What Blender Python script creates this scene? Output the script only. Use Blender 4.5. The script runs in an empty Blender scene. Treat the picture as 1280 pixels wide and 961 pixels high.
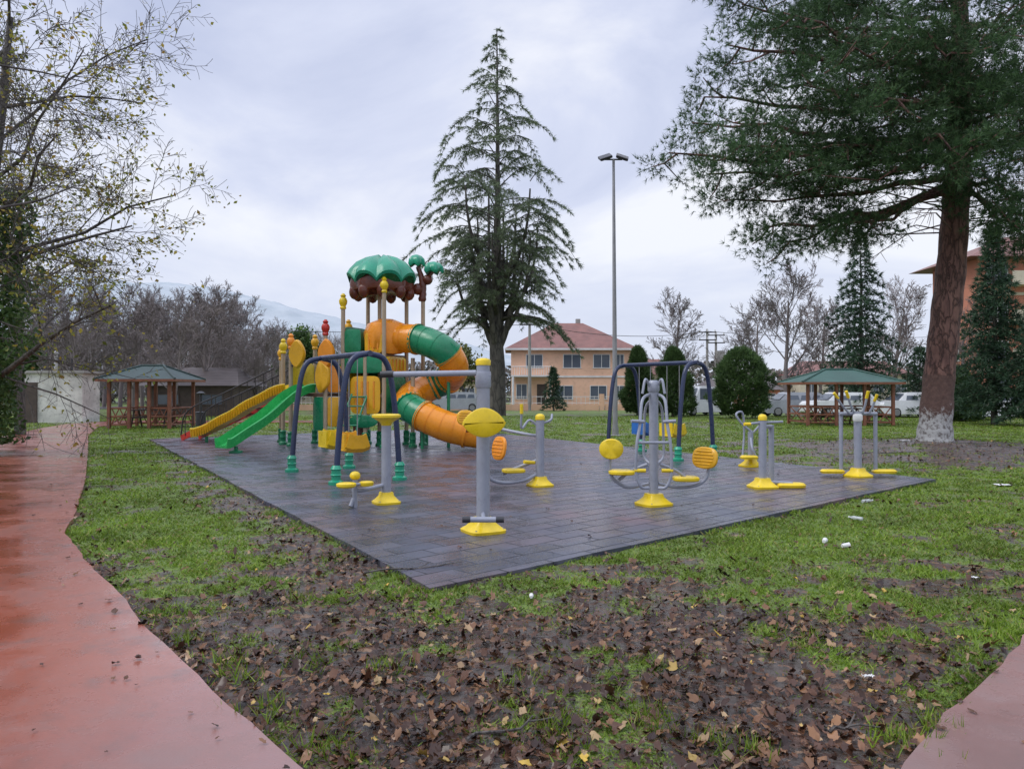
import bpy, math, random
import numpy as np
from mathutils import Vector, Matrix
C=bpy.context.scene.collection
R=math.radians
random.seed(7); NR=np.random.default_rng(11)
HZ=488.0; F=960.0; CH=1.6
def H(px,py,Y): return Vector(((px-640)/F*Y, Y, CH+(HZ-py)/F*Y))
def G(px,py,z=0.0):
    Y=F*CH/(py-HZ); return Vector(((px-640)/F*Y,Y,z))
def XP(px,Y): return (px-640)/F*Y
# ---------------------------------------------------------------- numpy noise
def _h(ix,iy,s):
    n=(ix*374761393+iy*668265263+s*1274126177)&0xffffffff
    n=((n^(n>>13))*1274126177)&0xffffffff
    return ((n^(n>>16))&0xffff)/65535.0
def vnoise(x,y,s=0):
    x=np.asarray(x,float); y=np.asarray(y,float)
    ix=np.floor(x).astype(np.int64); iy=np.floor(y).astype(np.int64)
    fx=x-ix; fy=y-iy; fx=fx*fx*(3-2*fx); fy=fy*fy*(3-2*fy)
    a=_h(ix,iy,s); b=_h(ix+1,iy,s); c=_h(ix,iy+1,s); d=_h(ix+1,iy+1,s)
    return (a*(1-fx)+b*fx)*(1-fy)+(c*(1-fx)+d*fx)*fy
def fbm(x,y,s=0,o=4):
    t=0;a=.5;n=0
    for i in range(o):
        t=t+a*vnoise(x*2**i,y*2**i,s+i*17); n+=a; a*=.5
    return t/n
def sstep(a,b,x):
    t=np.clip((x-a)/(b-a),0,1); return t*t*(3-2*t)
def inpoly(x,y,poly):
    x=np.asarray(x,float); y=np.asarray(y,float); ins=np.zeros(x.shape,bool); n=len(poly)
    for i in range(n):
        x1,y1=poly[i]; x2,y2=poly[(i+1)%n]
        if y1==y2: continue
        c=((y1>y)!=(y2>y))&(x<(x2-x1)*(y-y1)/(y2-y1)+x1); ins^=c
    return ins
# ---------------------------------------------------------------- materials
def newmat(name):
    m=bpy.data.materials.new(name); m.use_nodes=True; nt=m.node_tree
    return m,nt,nt.nodes['Principled BSDF']
def mixc(nt,f,a,b,blend='MIX'):
    n=nt.nodes.new('ShaderNodeMix'); n.data_type='RGBA'; n.blend_type=blend
    for sock,v in ((n.inputs[0],f),(n.inputs[6],a),(n.inputs[7],b)):
        if hasattr(v,'is_linked') or isinstance(v,bpy.types.NodeSocket): nt.links.new(v,sock)
        elif isinstance(v,(int,float)): sock.default_value=v
        else: sock.default_value=(*v,1) if len(v)==3 else v
    return n.outputs[2]
def noise(nt,scale,detail=4,coord='Object',vec=None,rough=.55,dist=0):
    n=nt.nodes.new('ShaderNodeTexNoise'); n.inputs['Scale'].default_value=scale; n.inputs['Detail'].default_value=detail
    n.inputs['Roughness'].default_value=rough; n.inputs['Distortion'].default_value=dist
    if vec is None:
        tc=nt.nodes.new('ShaderNodeTexCoord'); vec=tc.outputs[coord]
    nt.links.new(vec,n.inputs['Vector']); return n
def ramp(nt,inp,stops):
    r=nt.nodes.new('ShaderNodeValToRGB'); e=r.color_ramp.elements
    while len(e)<len(stops): e.new(.5)
    for i,(p,c) in enumerate(stops):
        e[i].position=p; e[i].color=(*c,1) if not isinstance(c,(int,float)) else (c,c,c,1)
    nt.links.new(inp,r.inputs[0]); return r.outputs[0]
def bump(nt,b,inp,strength,dist=.01):
    n=nt.nodes.new('ShaderNodeBump'); n.inputs['Strength'].default_value=strength; n.inputs['Distance'].default_value=dist
    nt.links.new(inp,n.inputs['Height']); nt.links.new(n.outputs[0],b.inputs['Normal']); return n
def math_(nt,op,a,b=None,c=None):
    n=nt.nodes.new('ShaderNodeMath'); n.operation=op
    for i,v in enumerate((a,b,c)):
        if v is None: continue
        if isinstance(v,(int,float)): n.inputs[i].default_value=v
        else: nt.links.new(v,n.inputs[i])
    return n.outputs[0]
def paint(name,col,rough=.35,var=.25,scale=3,metal=0,bmp=0,bscale=40,dirt=.25):
    m,nt,b=newmat(name)
    n=noise(nt,scale,5)
    dark=tuple(c*(1-var) for c in col); light=tuple(min(1,c*(1+var*.4)) for c in col)
    c=ramp(nt,n.outputs[0],[(.3,dark),(.65,light)])
    if dirt:
        n2=noise(nt,scale*7,6,rough=.7)
        f=ramp(nt,n2.outputs[0],[(.52,0.0),(.75,dirt)])
        c=mixc(nt,f,c,(.09,.08,.07))
    nt.links.new(c,b.inputs['Base Color']); b.inputs['Roughness'].default_value=rough; b.inputs['Metallic'].default_value=metal
    n3=noise(nt,scale*4,3); r=ramp(nt,n3.outputs[0],[(.3,max(0.05,rough-.12)),(.7,rough+.15)]); nt.links.new(r,b.inputs['Roughness'])
    if bmp: bump(nt,b,noise(nt,bscale,4).outputs[0],bmp)
    return m
def leafmat(name,stops,rough=.55,trans=.25):
    m,nt,b=newmat(name)
    g=nt.nodes.new('ShaderNodeNewGeometry')
    c=ramp(nt,g.outputs['Random Per Island'],stops)
    n=noise(nt,.9,3); f=ramp(nt,n.outputs[0],[(.35,.6),(.65,1.15)])
    c=mixc(nt,1.0,c,f,'MULTIPLY')
    nt.links.new(c,b.inputs['Base Color']); b.inputs['Roughness'].default_value=rough
    b.inputs['Specular IOR Level'].default_value=.3
    if trans:
        t=nt.nodes.new('ShaderNodeBsdfTranslucent'); nt.links.new(c,t.inputs[0])
        mx=nt.nodes.new('ShaderNodeMixShader'); mx.inputs[0].default_value=trans
        nt.links.new(b.outputs[0],mx.inputs[1]); nt.links.new(t.outputs[0],mx.inputs[2])
        nt.links.new(mx.outputs[0],nt.nodes['Material Output'].inputs[0])
    return m
M={}
M['steel']=paint('grey_steel',(.30,.32,.38),.32,.15,2)
M['yellow']=paint('yellow_plastic',(.80,.57,.015),.33,.2,3,dirt=.22)
M['orange']=paint('orange_plastic',(.86,.30,.015),.28,.15,2,dirt=.15)
M['amber']=paint('amber_plastic',(.80,.42,.015),.33,.15,2,dirt=.18)
M['green']=paint('green_plastic',(.012,.22,.095),.28,.2,2,dirt=.1)
M['lime']=paint('bright_green_plastic',(.035,.42,.10),.25,.2,2,dirt=.12)
M['leafgreen']=paint('canopy_green',(.02,.30,.17),.22,.2,2,dirt=.05)
M['brown']=paint('brown_plastic',(.13,.035,.02),.22,.25,3,dirt=.05)
M['red']=paint('red_plastic',(.55,.03,.015),.3,.2,3)
M['blue']=paint('navy_steel',(.022,.035,.085),.3,.2,2)
M['bluep']=paint('blue_plastic',(.03,.16,.50),.3,.2,2)
M['tan']=paint('beige_post',(.42,.33,.22),.38,.15,2)
M['dark']=paint('dark_metal',(.03,.03,.035),.4,.3,3)
M['deck']=paint('deck_brown',(.16,.09,.06),.5,.3,3)
M['galv']=paint('galvanised',(.32,.32,.33),.45,.2,1.5,metal=.3)
M['wood']=paint('reddish_wood',(.24,.09,.05),.55,.35,3,bmp=.3)
M['wood2']=paint('dark_wood',(.075,.052,.042),.6,.35,3,bmp=.3)
M['white']=paint('white_paint',(.72,.72,.70),.5,.15,2)
M['plaster']=paint('weathered_white_plaster',(.68,.67,.62),.85,.4,.9,bmp=.3,dirt=.7)
M['peach']=paint('peach_plaster',(.80,.50,.34),.8,.12,.4)
M['salmon']=paint('terracotta_plaster',(.55,.22,.14),.8,.15,.4)
M['cream']=paint('cream_plaster',(.62,.55,.42),.8,.15,.4)
M['conc']=paint('grey_concrete',(.34,.33,.31),.75,.3,1.2,bmp=.3)
M['carw']=paint('white_car_paint',(.80,.81,.82),.2,.08,2,dirt=.1)
M['card']=paint('dark_car_paint',(.04,.05,.08),.2,.1,2,dirt=.1)
M['carr']=paint('silver_car_paint',(.35,.37,.40),.2,.1,2,dirt=.1)
M['rubberb']=paint('tyre_rubber',(.02,.02,.02),.7,.2,3)
def washm():
    m,nt,b=newmat('faded_whitewash'); n=noise(nt,9,6,rough=.7); n2=noise(nt,3,4)
    tc=nt.nodes.new('ShaderNodeTexCoord'); s=nt.nodes.new('ShaderNodeSeparateXYZ'); nt.links.new(tc.outputs['Object'],s.inputs[0])
    h=math_(nt,'MULTIPLY_ADD',n.outputs[0],1.3,math_(nt,'MULTIPLY',s.outputs[2],-1.0)); h=math_(nt,'ADD',h,math_(nt,'MULTIPLY',n2.outputs[0],.5))
    f=ramp(nt,h,[(.02,0.0),(.20,.85),(.6,1.0)])
    bk=ramp(nt,n.outputs[0],[(.3,(.08,.045,.038)),(.7,(.17,.10,.08))]); wh=ramp(nt,n.outputs[0],[(.38,(.15,.135,.125)),(.52,(.46,.46,.45))])
    c=mixc(nt,f,bk,wh); nt.links.new(c,b.inputs['Base Color']); b.inputs['Roughness'].default_value=.85; bump(nt,b,n.outputs[0],.9,.04); return m
M['wash']=washm()
def glassm():
    m,nt,b=newmat('window_glass'); b.inputs['Base Color'].default_value=(.10,.12,.15,1); b.inputs['Roughness'].default_value=.08
    return m
M['glass']=glassm()
def bottlem():
    m,nt,b=newmat('clear_plastic'); b.inputs['Base Color'].default_value=(.6,.63,.65,1); b.inputs['Roughness'].default_value=.15
    b.inputs['Alpha'].default_value=.6
    return m
M['bottle']=bottlem()
def roofm(name,col,scale):
    m,nt,b=newmat(name)
    n=noise(nt,1.2,5); c=ramp(nt,n.outputs[0],[(.3,tuple(x*.6 for x in col)),(.7,col)])
    w=nt.nodes.new('ShaderNodeTexWave'); w.bands_direction='Z'; w.inputs['Scale'].default_value=scale; w.inputs['Distortion'].default_value=.4
    tc=nt.nodes.new('ShaderNodeTexCoord'); nt.links.new(tc.outputs['Object'],w.inputs['Vector'])
    c=mixc(nt,ramp(nt,w.outputs[1],[(.1,.45),(.5,0.0)]),c,tuple(x*.3 for x in col))
    nt.links.new(c,b.inputs['Base Color']); b.inputs['Roughness'].default_value=.5
    bump(nt,b,w.outputs[1],.5,.03); return m
M['tile_red']=roofm('red_roof_tiles',(.28,.115,.09),3.0)
M['tile_green']=roofm('green_shingles',(.035,.12,.09),6.0)
M['tile_grey']=roofm('grey_green_shingles',(.035,.075,.068),6.0)
M['tile_brown']=roofm('brown_roof_tiles',(.12,.095,.09),3.0)
def barkm(name,c1,c2,scale=6,strength=.8):
    m,nt,b=newmat(name)
    tc=nt.nodes.new('ShaderNodeTexCoord'); mp=nt.nodes.new('ShaderNodeMapping'); mp.inputs['Scale'].default_value=(1,1,.3)
    nt.links.new(tc.outputs['Object'],mp.inputs[0])
    v=nt.nodes.new('ShaderNodeTexVoronoi'); v.inputs['Scale'].default_value=scale; v.feature='DISTANCE_TO_EDGE'
    n=noise(nt,scale*.8,6,vec=mp.outputs[0]); 
    nn=mixc(nt,.25,mp.outputs[0],n.outputs[1]); nt.links.new(nn,v.inputs['Vector'])
    c=ramp(nt,n.outputs[0],[(.3,c1),(.7,c2)])
    c=mixc(nt,ramp(nt,v.outputs[0],[(0.0,.8),(.12,0.0)]),c,tuple(x*.25 for x in c1))
    nt.links.new(c,b.inputs['Base Color']); b.inputs['Roughness'].default_value=.7
    bump(nt,b,ramp(nt,v.outputs[0],[(0.0,0.0),(.15,1.0)]),strength,.03); return m
M['pinebark']=barkm('pine_bark',(.10,.045,.036),(.24,.125,.095),9)
M['bark']=barkm('grey_bark',(.06,.05,.046),(.13,.115,.10),9,.4)
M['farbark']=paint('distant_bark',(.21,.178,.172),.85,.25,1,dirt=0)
M['cedarbark']=barkm('cedar_bark',(.045,.04,.034),(.11,.098,.08),5,.4)
M['needle']=leafmat('pine_needles',[(0,(.03,.065,.028)),(.6,(.065,.135,.05)),(1,(.13,.22,.085))],.5,.3)
M['cedar']=leafmat('cedar_needles',[(0,(.09,.13,.075)),(.6,(.17,.22,.125)),(1,(.26,.32,.18))],.6,.4)
M['spruce']=leafmat('spruce_needles',[(0,(.028,.062,.038)),(.6,(.055,.11,.06)),(1,(.095,.16,.085))],.6,.25)
M['shrub']=leafmat('cypress_leaves',[(0,(.045,.085,.03)),(.6,(.085,.15,.05)),(1,(.14,.22,.075))],.6,.3)
M['ivy']=leafmat('ivy_leaves',[(0,(.04,.09,.025)),(.6,(.09,.17,.045)),(1,(.17,.25,.08))],.45,.3)
M['autumn']=leafmat('autumn_leaves',[(0,(.14,.17,.035)),(.45,(.30,.32,.06)),(.8,(.50,.40,.07)),(1,(.28,.16,.04))],.5,.45)
M['olive']=leafmat('yellow_green_leaves',[(0,(.12,.14,.05)),(1,(.28,.29,.11))],.6,.3)
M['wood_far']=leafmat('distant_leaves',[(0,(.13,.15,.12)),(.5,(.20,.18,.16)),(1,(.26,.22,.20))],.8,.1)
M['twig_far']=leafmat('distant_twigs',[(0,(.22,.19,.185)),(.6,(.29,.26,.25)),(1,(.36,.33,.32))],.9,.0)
M['grassblade']=leafmat('grass_blades',[(0,(.085,.145,.014)),(.5,(.17,.27,.024)),(.86,(.27,.39,.045)),(.94,(.38,.36,.12)),(1,(.22,.15,.06))],.5,.35)
M['litter']=leafmat('fallen_leaves',[(0,(.030,.016,.012)),(.45,(.075,.036,.023)),(.75,(.14,.066,.036)),(.93,(.27,.14,.07)),(.985,(.42,.29,.16)),(1,(.60,.40,.06))],.22,.05)
# ---------------------------------------------------------------- builders
WL={}
def setp(o,label=None,cat=None,group=None,kind=None):
    if label:o['label']=label
    if cat:o['category']=cat
    if group:o['group']=group
    if kind:o['kind']=kind
    return o
def thing(name,label,cat,loc=(0,0,0),group=None):
    o=bpy.data.objects.new(name,None); C.objects.link(o); o.location=loc; o.empty_display_size=.2
    WL[o.name]=Vector(loc); return setp(o,label,cat,group)
def finish(me,name,mat,parent,smooth=True,ang=.7):
    me.materials.append(mat)
    if smooth:
        me.polygons.foreach_set('use_smooth',[True]*len(me.polygons))
        try: me.set_sharp_from_angle(angle=ang)
        except Exception: pass
    o=bpy.data.objects.new(name,me); C.objects.link(o)
    if parent:
        o.parent=parent; WL[o.name]=WL[parent.name]
    else: WL[o.name]=Vector((0,0,0))
    return o
def mesh_np(name,v,f,mat,parent=None,smooth=False):
    v=np.asarray(v,float).reshape(-1,3)
    if parent: v=v-np.array(WL[parent.name])
    f=np.asarray(f,np.int32); k=f.shape[1]; me=bpy.data.meshes.new(name)
    me.vertices.add(len(v)); me.vertices.foreach_set('co',v.astype(np.float32).ravel())
    me.loops.add(f.size); me.loops.foreach_set('vertex_index',f.ravel())
    me.polygons.add(len(f)); me.polygons.foreach_set('loop_start',np.arange(0,f.size,k,dtype=np.int32))
    me.update(calc_edges=True); me.validate()
    return finish(me,name,mat,parent,smooth,1.2)
class MB:
    def __init__(s): s.v=[]; s.f=[]
    def add(s,vs,fs):
        o=len(s.v); s.v+=[tuple(p) for p in vs]; s.f+=[tuple(i+o for i in f) for f in fs]; return s
    def box(s,c,sz,rz=0,M3=None):
        hx,hy,hz=[a/2 for a in sz]; mt=M3 or Matrix.Rotation(rz,3,'Z'); c=Vector(c)
        vs=[c+mt@Vector((x*hx,y*hy,z*hz)) for x,y,z in ((-1,-1,-1),(1,-1,-1),(1,1,-1),(-1,1,-1),(-1,-1,1),(1,-1,1),(1,1,1),(-1,1,1))]
        return s.add(vs,[(3,2,1,0),(4,5,6,7),(0,1,5,4),(1,2,6,5),(2,3,7,6),(3,0,4,7)])
    def tube(s,pts,r,n=8,cap=True):
        pts=[Vector(p) for p in pts]; m=len(pts)
        if isinstance(r,(int,float)): r=[r]*m
        t=(pts[1]-pts[0]).normalized(); u=t.orthogonal().normalized(); vs=[]; fs=[]
        for i in range(m):
            a=pts[max(0,i-1)]; b=pts[min(m-1,i+1)]; t=(b-a)
            if t.length<1e-9: t=Vector((0,0,1))
            t.normalize(); u=(u-t*u.dot(t)); 
            if u.length<1e-6: u=t.orthogonal()
            u.normalize(); w=t.cross(u)
            for k in range(n):
                a_=2*math.pi*k/n; vs.append(pts[i]+(u*math.cos(a_)+w*math.sin(a_))*r[i])
        for i in range(m-1):
            for k in range(n):
                k2=(k+1)%n; fs.append((i*n+k,i*n+k2,(i+1)*n+k2,(i+1)*n+k))
        if cap: fs.append(tuple(range(n-1,-1,-1))); fs.append(tuple((m-1)*n+k for k in range(n)))
        return s.add(vs,fs)
    def lathe(s,c,prof,n=16,axis=None,mod=None):
        c=Vector(c); q=Matrix.Identity(3) if axis is None else Vector(axis).to_track_quat('Z','Y').to_matrix()
        vs=[];fs=[];m=len(prof)
        for i,(r,z) in enumerate(prof):
            for k in range(n):
                a=2*math.pi*k/n; rr,zz=(r,z) if mod is None else mod(i,a,r,z)
                vs.append(c+q@Vector((rr*math.cos(a),rr*math.sin(a),zz)))
        for i in range(m-1):
            for k in range(n):
                k2=(k+1)%n; fs.append((i*n+k,i*n+k2,(i+1)*n+k2,(i+1)*n+k))
        fs.append(tuple(range(n-1,-1,-1))); fs.append(tuple((m-1)*n+k for k in range(n)))
        return s.add(vs,fs)
    def loft(s,c,lev,e=4,rz=0,n=24):
        c=Vector(c); vs=[];fs=[]
        for (hw,hd,z) in lev:
            for k in range(n):
                a=2*math.pi*k/n; ca,sa=math.cos(a),math.sin(a)
                x=hw*math.copysign(abs(ca)**(2/e),ca); y=hd*math.copysign(abs(sa)**(2/e),sa)
                vs.append(c+Vector((x*math.cos(rz)-y*math.sin(rz),x*math.sin(rz)+y*math.cos(rz),z)))
        m=len(lev)
        for i in range(m-1):
            for k in range(n):
                k2=(k+1)%n; fs.append((i*n+k,i*n+k2,(i+1)*n+k2,(i+1)*n+k))
        fs.append(tuple(range(n-1,-1,-1))); fs.append(tuple((m-1)*n+k for k in range(n)))
        return s.add(vs,fs)
    def plate(s,c,u,v,outline,th,curve=0):
        c=Vector(c);u=Vector(u).normalized();v=Vector(v).normalized();w=u.cross(v)
        vs=[];fs=[];n=len(outline)
        for sc,d in ((.9,-.5),(1,-.25),(1,.25),(.9,.5)):
            for (a,b) in outline: vs.append(c+u*a*sc+v*b*sc+w*(d*th+curve*(a*a+b*b)))
        for i in range(3):
            for k in range(n):
                k2=(k+1)%n; fs.append((i*n+k,i*n+k2,(i+1)*n+k2,(i+1)*n+k))
        base=len(vs); vs.append(c-w*th*.5); vs.append(c+w*th*.5)
        for k in range(n):
            k2=(k+1)%n; fs.append((base,k2,k)); fs.append((base+1,3*n+k,3*n+k2))
        return s.add(vs,fs)
    def sweep(s,path,sec,up=Vector((0,0,1))):
        path=[Vector(p) for p in path]; m=len(path); n=len(sec); vs=[];fs=[]
        for i in range(m):
            t=(path[min(m-1,i+1)]-path[max(0,i-1)]).normalized(); a=t.cross(up).normalized(); w=a.cross(t)
            for (x,y) in sec: vs.append(path[i]+a*x+w*y)
        for i in range(m-1):
            for k in range(n):
                k2=(k+1)%n; fs.append((i*n+k,i*n+k2,(i+1)*n+k2,(i+1)*n+k))
        fs.append(tuple(range(n-1,-1,-1))); fs.append(tuple((m-1)*n+k for k in range(n)))
        return s.add(vs,fs)
    def ball(s,c,r,n=12,sq=(1,1,1)):
        c=Vector(c)
        vs=[];fs=[];m=7
        for i in range(m):
            ph=math.pi*(i+.15)/(m-.7)-math.pi/2
            for k in range(n):
                a=2*math.pi*k/n; vs.append(c+Vector((r*math.cos(ph)*math.cos(a)*sq[0],r*math.cos(ph)*math.sin(a)*sq[1],r*math.sin(ph)*sq[2])))
        for i in range(m-1):
            for k in range(n):
                k2=(k+1)%n; fs.append((i*n+k,i*n+k2,(i+1)*n+k2,(i+1)*n+k))
        fs.append(tuple(range(n-1,-1,-1))); fs.append(tuple((m-1)*n+k for k in range(n)))
        return s.add(vs,fs)
    def build(s,name,mat,parent=None,smooth=True,ang=.7,bevel=0):
        me=bpy.data.meshes.new(name); off=WL[parent.name] if parent else Vector((0,0,0))
        me.from_pydata([(p[0]-off[0],p[1]-off[1],p[2]-off[2]) for p in s.v],[],s.f); me.update()
        o=finish(me,name,mat,parent,smooth,ang)
        if bevel:
            b=o.modifiers.new('bevel','BEVEL'); b.width=bevel; b.segments=2; b.limit_method='ANGLE'
        return o
def catmull(p,n=8):
    p=[Vector(q) for q in p]; q=[p[0]*2-p[1]]+p+[p[-1]*2-p[-2]]; out=[]
    for i in range(1,len(q)-2):
        for k in range(n):
            t=k/n; a,b,c,d=q[i-1],q[i],q[i+1],q[i+2]
            out.append(.5*((2*b)+(c-a)*t+(2*a-5*b+4*c-d)*t*t+(3*b-a-3*c+d)*t**3))
    out.append(p[-1]); return out
def copy_tree(o,parent=None):
    c=o.copy(); C.objects.link(c)
    if parent: c.parent=parent
    for ch in list(o.children): copy_tree(ch,c)
    return c
def ell(a,b,e=2.3,n=20):
    return [(a*math.copysign(abs(math.cos(t))**(2/e),math.cos(t)),b*math.copysign(abs(math.sin(t))**(2/e),math.sin(t))) for t in [2*math.pi*k/n for k in range(n)]]
# ---------------------------------------------------------------- foliage numpy
def unit(v): return v/np.maximum(1e-9,np.linalg.norm(v,axis=-1,keepdims=True))
def leaves_np(P,size,rng,flat=0):
    P=np.asarray(P,float); N=len(P); a=rng.normal(size=(N,3)); a[:,2]*=(1-flat); a=unit(a); b=unit(np.cross(a,rng.normal(size=(N,3))))
    s=(size*rng.uniform(.6,1.3,N))[:,None]; n=np.cross(a,b)
    v=np.stack([P-a*s*.5,P+b*s*.32+n*s*.1,P+a*s*.55,P-b*s*.32+n*s*.1],1).reshape(-1,3)
    return v,np.arange(4*N).reshape(N,4)
def tufts_np(P,D,cnt,length,width,rng,spread=.8):
    P=np.asarray(P,float); D=np.asarray(D,float); N=len(P)
    P=np.repeat(P,cnt,0); D=np.repeat(D,cnt,0); K=N*cnt
    d=unit(D*(1.0)+rng.normal(size=(K,3))*spread); w=unit(np.cross(d,rng.normal(size=(K,3))))
    L=(length*rng.uniform(.6,1.15,K))[:,None]
    v=np.stack([P-w*width*.5,P+w*width*.5,P+d*L],1).reshape(-1,3)
    return v,np.arange(3*K).reshape(K,3)
def grow(mb,p,d,L,r,lev,par,rng,tips):
    mx=par['levels']; ns=5 if lev==0 else (4 if lev<3 else 3)
    wig=par.get('wig0',par['wig']) if lev==0 else par['wig']
    pts=[p.copy()]; ds=[d.copy()]
    for i in range(ns):
        d=(d+Vector((rng.gauss(0,1),rng.gauss(0,1),rng.gauss(0,1)))*wig+Vector((0,0,par['up'][lev]))).normalized()
        p=p+d*(L/ns); pts.append(p.copy()); ds.append(d.copy())
    end=par.get('taper',.45)
    rad=[max(par['rmin'],r*(1-(1-end)*i/ns)) for i in range(ns+1)]
    mb.tube(pts,rad,par['sides'][lev],cap=False)
    if lev>=mx-1:
        for q,dd in zip(pts[1:],ds[1:]): tips.append((q,dd))
    if lev==mx: return
    for k in range(par['n'][lev]):
        t=par['t0'][lev]+(1-par['t0'][lev])*(k+rng.random())/par['n'][lev]; t=min(t,.999)*ns; i=int(t); f=t-i
        q=pts[i].lerp(pts[i+1],f); dd=ds[i]; ax=dd.orthogonal().normalized(); ax.rotate(Matrix.Rotation(rng.uniform(0,6.283),3,dd))
        a=R(par['ang'][lev])*rng.uniform(.7,1.25); nd=dd.copy(); nd.rotate(Matrix.Rotation(a,3,ax))
        grow(mb,q,nd,L*par['lr'][lev]*rng.uniform(.65,1.15)*(1-.35*t/ns),rad[i]*par.get('rr',.55),lev+1,par,rng,tips)
# ---------------------------------------------------------------- camera, light, world
cam=bpy.data.cameras.new('camera'); co=bpy.data.objects.new('camera',cam); C.objects.link(co)
co.location=(0,0,CH); co.rotation_euler=(R(90+.45),0,0); cam.sensor_width=36; cam.lens=27.0; cam.clip_end=2500; cam.clip_start=.05
bpy.context.scene.camera=co
sc=bpy.context.scene; sc.view_settings.view_transform='Standard'; sc.view_settings.look='None'; sc.view_settings.exposure=0
sl=bpy.data.lights.new('sun','SUN'); so=bpy.data.objects.new('sun',sl); C.objects.link(so)
sl.energy=1.4; sl.angle=R(28); sl.color=(1,.97,.92)
elev,az=48,-60
sd=Vector((math.cos(R(elev))*math.sin(R(az)),math.cos(R(elev))*math.cos(R(az))*-.6,math.sin(R(elev))))
so.rotation_euler=sd.to_track_quat('Z','Y').to_euler()
w=bpy.data.worlds.new('World'); sc.world=w; w.use_nodes=True; nt=w.node_tree; bg=nt.nodes['Background']; bg.inputs[1].default_value=.1
sky=nt.nodes.new('ShaderNodeTexSky'); sky.sky_type='NISHITA'; sky.sun_disc=False; sky.sun_elevation=R(elev); sky.sun_rotation=math.atan2(sd.x,sd.y)
tc=nt.nodes.new('ShaderNodeTexCoord'); mp=nt.nodes.new('ShaderNodeMapping'); mp.inputs['Scale'].default_value=(1,1,2.4); mp.inputs['Rotation'].default_value=(0,0,.6)
nt.links.new(tc.outputs['Generated'],mp.inputs[0])
n1=noise(nt,1.9,8,vec=mp.outputs[0],rough=.54,dist=.5)
cl=ramp(nt,n1.outputs[0],[(.34,(5.4,6.0,8.2)),(.5,(7.3,7.8,9.7)),(.64,(9.9,10.1,10.9))])
sx=nt.nodes.new('ShaderNodeSeparateXYZ'); nt.links.new(tc.outputs['Generated'],sx.inputs[0])
hz=ramp(nt,sx.outputs[2],[(0.0,.6),(.22,.08),(1,0.0)])
cl=mixc(nt,hz,cl,(8.3,8.8,9.9))
ck=mixc(nt,.92,sky.outputs[0],cl)
mr=nt.nodes.new('ShaderNodeMapRange'); mr.inputs[1].default_value=.5; mr.inputs[2].default_value=1; mr.inputs[3].default_value=1; mr.inputs[4].default_value=2.2
nt.links.new(sx.outputs[2],mr.inputs[0])
vm=nt.nodes.new('ShaderNodeVectorMath'); vm.operation='SCALE'; nt.links.new(ck,vm.inputs[0]); nt.links.new(mr.outputs[0],vm.inputs['Scale'])
nt.links.new(vm.outputs[0],bg.inputs[0])
# ---------------------------------------------------------------- layout polygons
PAD=[(-.64,6.1),(7.5,13.6),(-2.6,32.0),(-11.7,24.8)]
PE=[(1.6,-1),(.4,1.2),(-.31,2.5),(-.90,3.25),(-1.40,3.85),(-1.92,4.49),(-2.5,5.2),(-3.05,5.98),(-3.7,6.8),(-4.28,7.6),(-4.95,8.5),(-5.41,9.48),(-6.5,11.6),(-7.6,13.7),(-11.2,20.3),(-14.9,27),(-18.0,33.4),(-18.4,36.8),(-9,38.5)]
def ragged(pl,amp,step,seed):
    rg=random.Random(seed); out=[]
    for i in range(len(pl)-1):
        a=Vector((*pl[i],0));b=Vector((*pl[i+1],0)); n=max(1,int((b-a).length/step))
        for k in range(n):
            q=a.lerp(b,k/n); out.append((q.x+rg.gauss(0,amp),q.y+rg.gauss(0,amp)))
    out.append(pl[-1]); return out
PATH=ragged(PE,.007,.22,3)+[(-9,40.3),(-20.4,40.3),(-21.2,37),(-19.9,32.7),(-17.2,25.6),(-14.2,20),(-9.5,10),(-7.5,5),(-6,-1)]
RPATH=ragged([(.7,2.2),(1.3,2.8),(1.66,3.25),(2.1,3.73),(2.63,4.24),(3.28,4.92),(4.4,5.9),(6.2,7.2)],.008,.2,5)+[(9,5),(4,-1),(2,-1)]
def ghz(x,y):
    x=np.asarray(x,float);y=np.asarray(y,float)
    z=.30*np.exp(-((x-11)**2+(y-20)**2)/(2*2.6**2))
    near=1-sstep(14,40,np.hypot(x,y))
    z=z+near*.05*(fbm(x*1.3,y*1.3,5)-.5)+near*.025*(fbm(x*6,y*6,9,3)-.5)
    return z
def paddist(x,y):
    ex,ey=PAD[3][0]-PAD[0][0],PAD[3][1]-PAD[0][1]; L=math.hypot(ex,ey); return ((x-PAD[0][0])*ey-(y-PAD[0][1])*ex)/L
def gmask(x,y):
    x=np.asarray(x,float);y=np.asarray(y,float)
    n=fbm(x*.9,y*.9,21,3)*.36+fbm(x*3.6,y*3.6,33,4)*.64
    lush=.44+.32*sstep(4.4,8.5,y)
    lush=lush+.12*sstep(.8,2.6,x)*sstep(3.6,5.2,y)
    pe=np.array(PE); xe=np.interp(y,pe[:,1],pe[:,0]); dl=x-xe
    lush=lush+.26*np.exp(-((dl-.9)/.8)**2)*sstep(4.0,6.0,y)
    dd=paddist(x,y)
    lush=lush-.30*np.exp(-((dd+.4)/.5)**2)*(y>5.5)*(1-sstep(14,22,y))
    lush=lush-.95*np.exp(-((x-11)**2+((y-19.0)*1.2)**2)/(2*3.4**2))
    lush=lush-.34*np.exp(-(((x-.1)/1.5)**2+(y-4.3)**2)/(2*1.05**2))
    return np.clip((lush+(n-.5)*2.9-.36)*1.7+.1,0,1)
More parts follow.
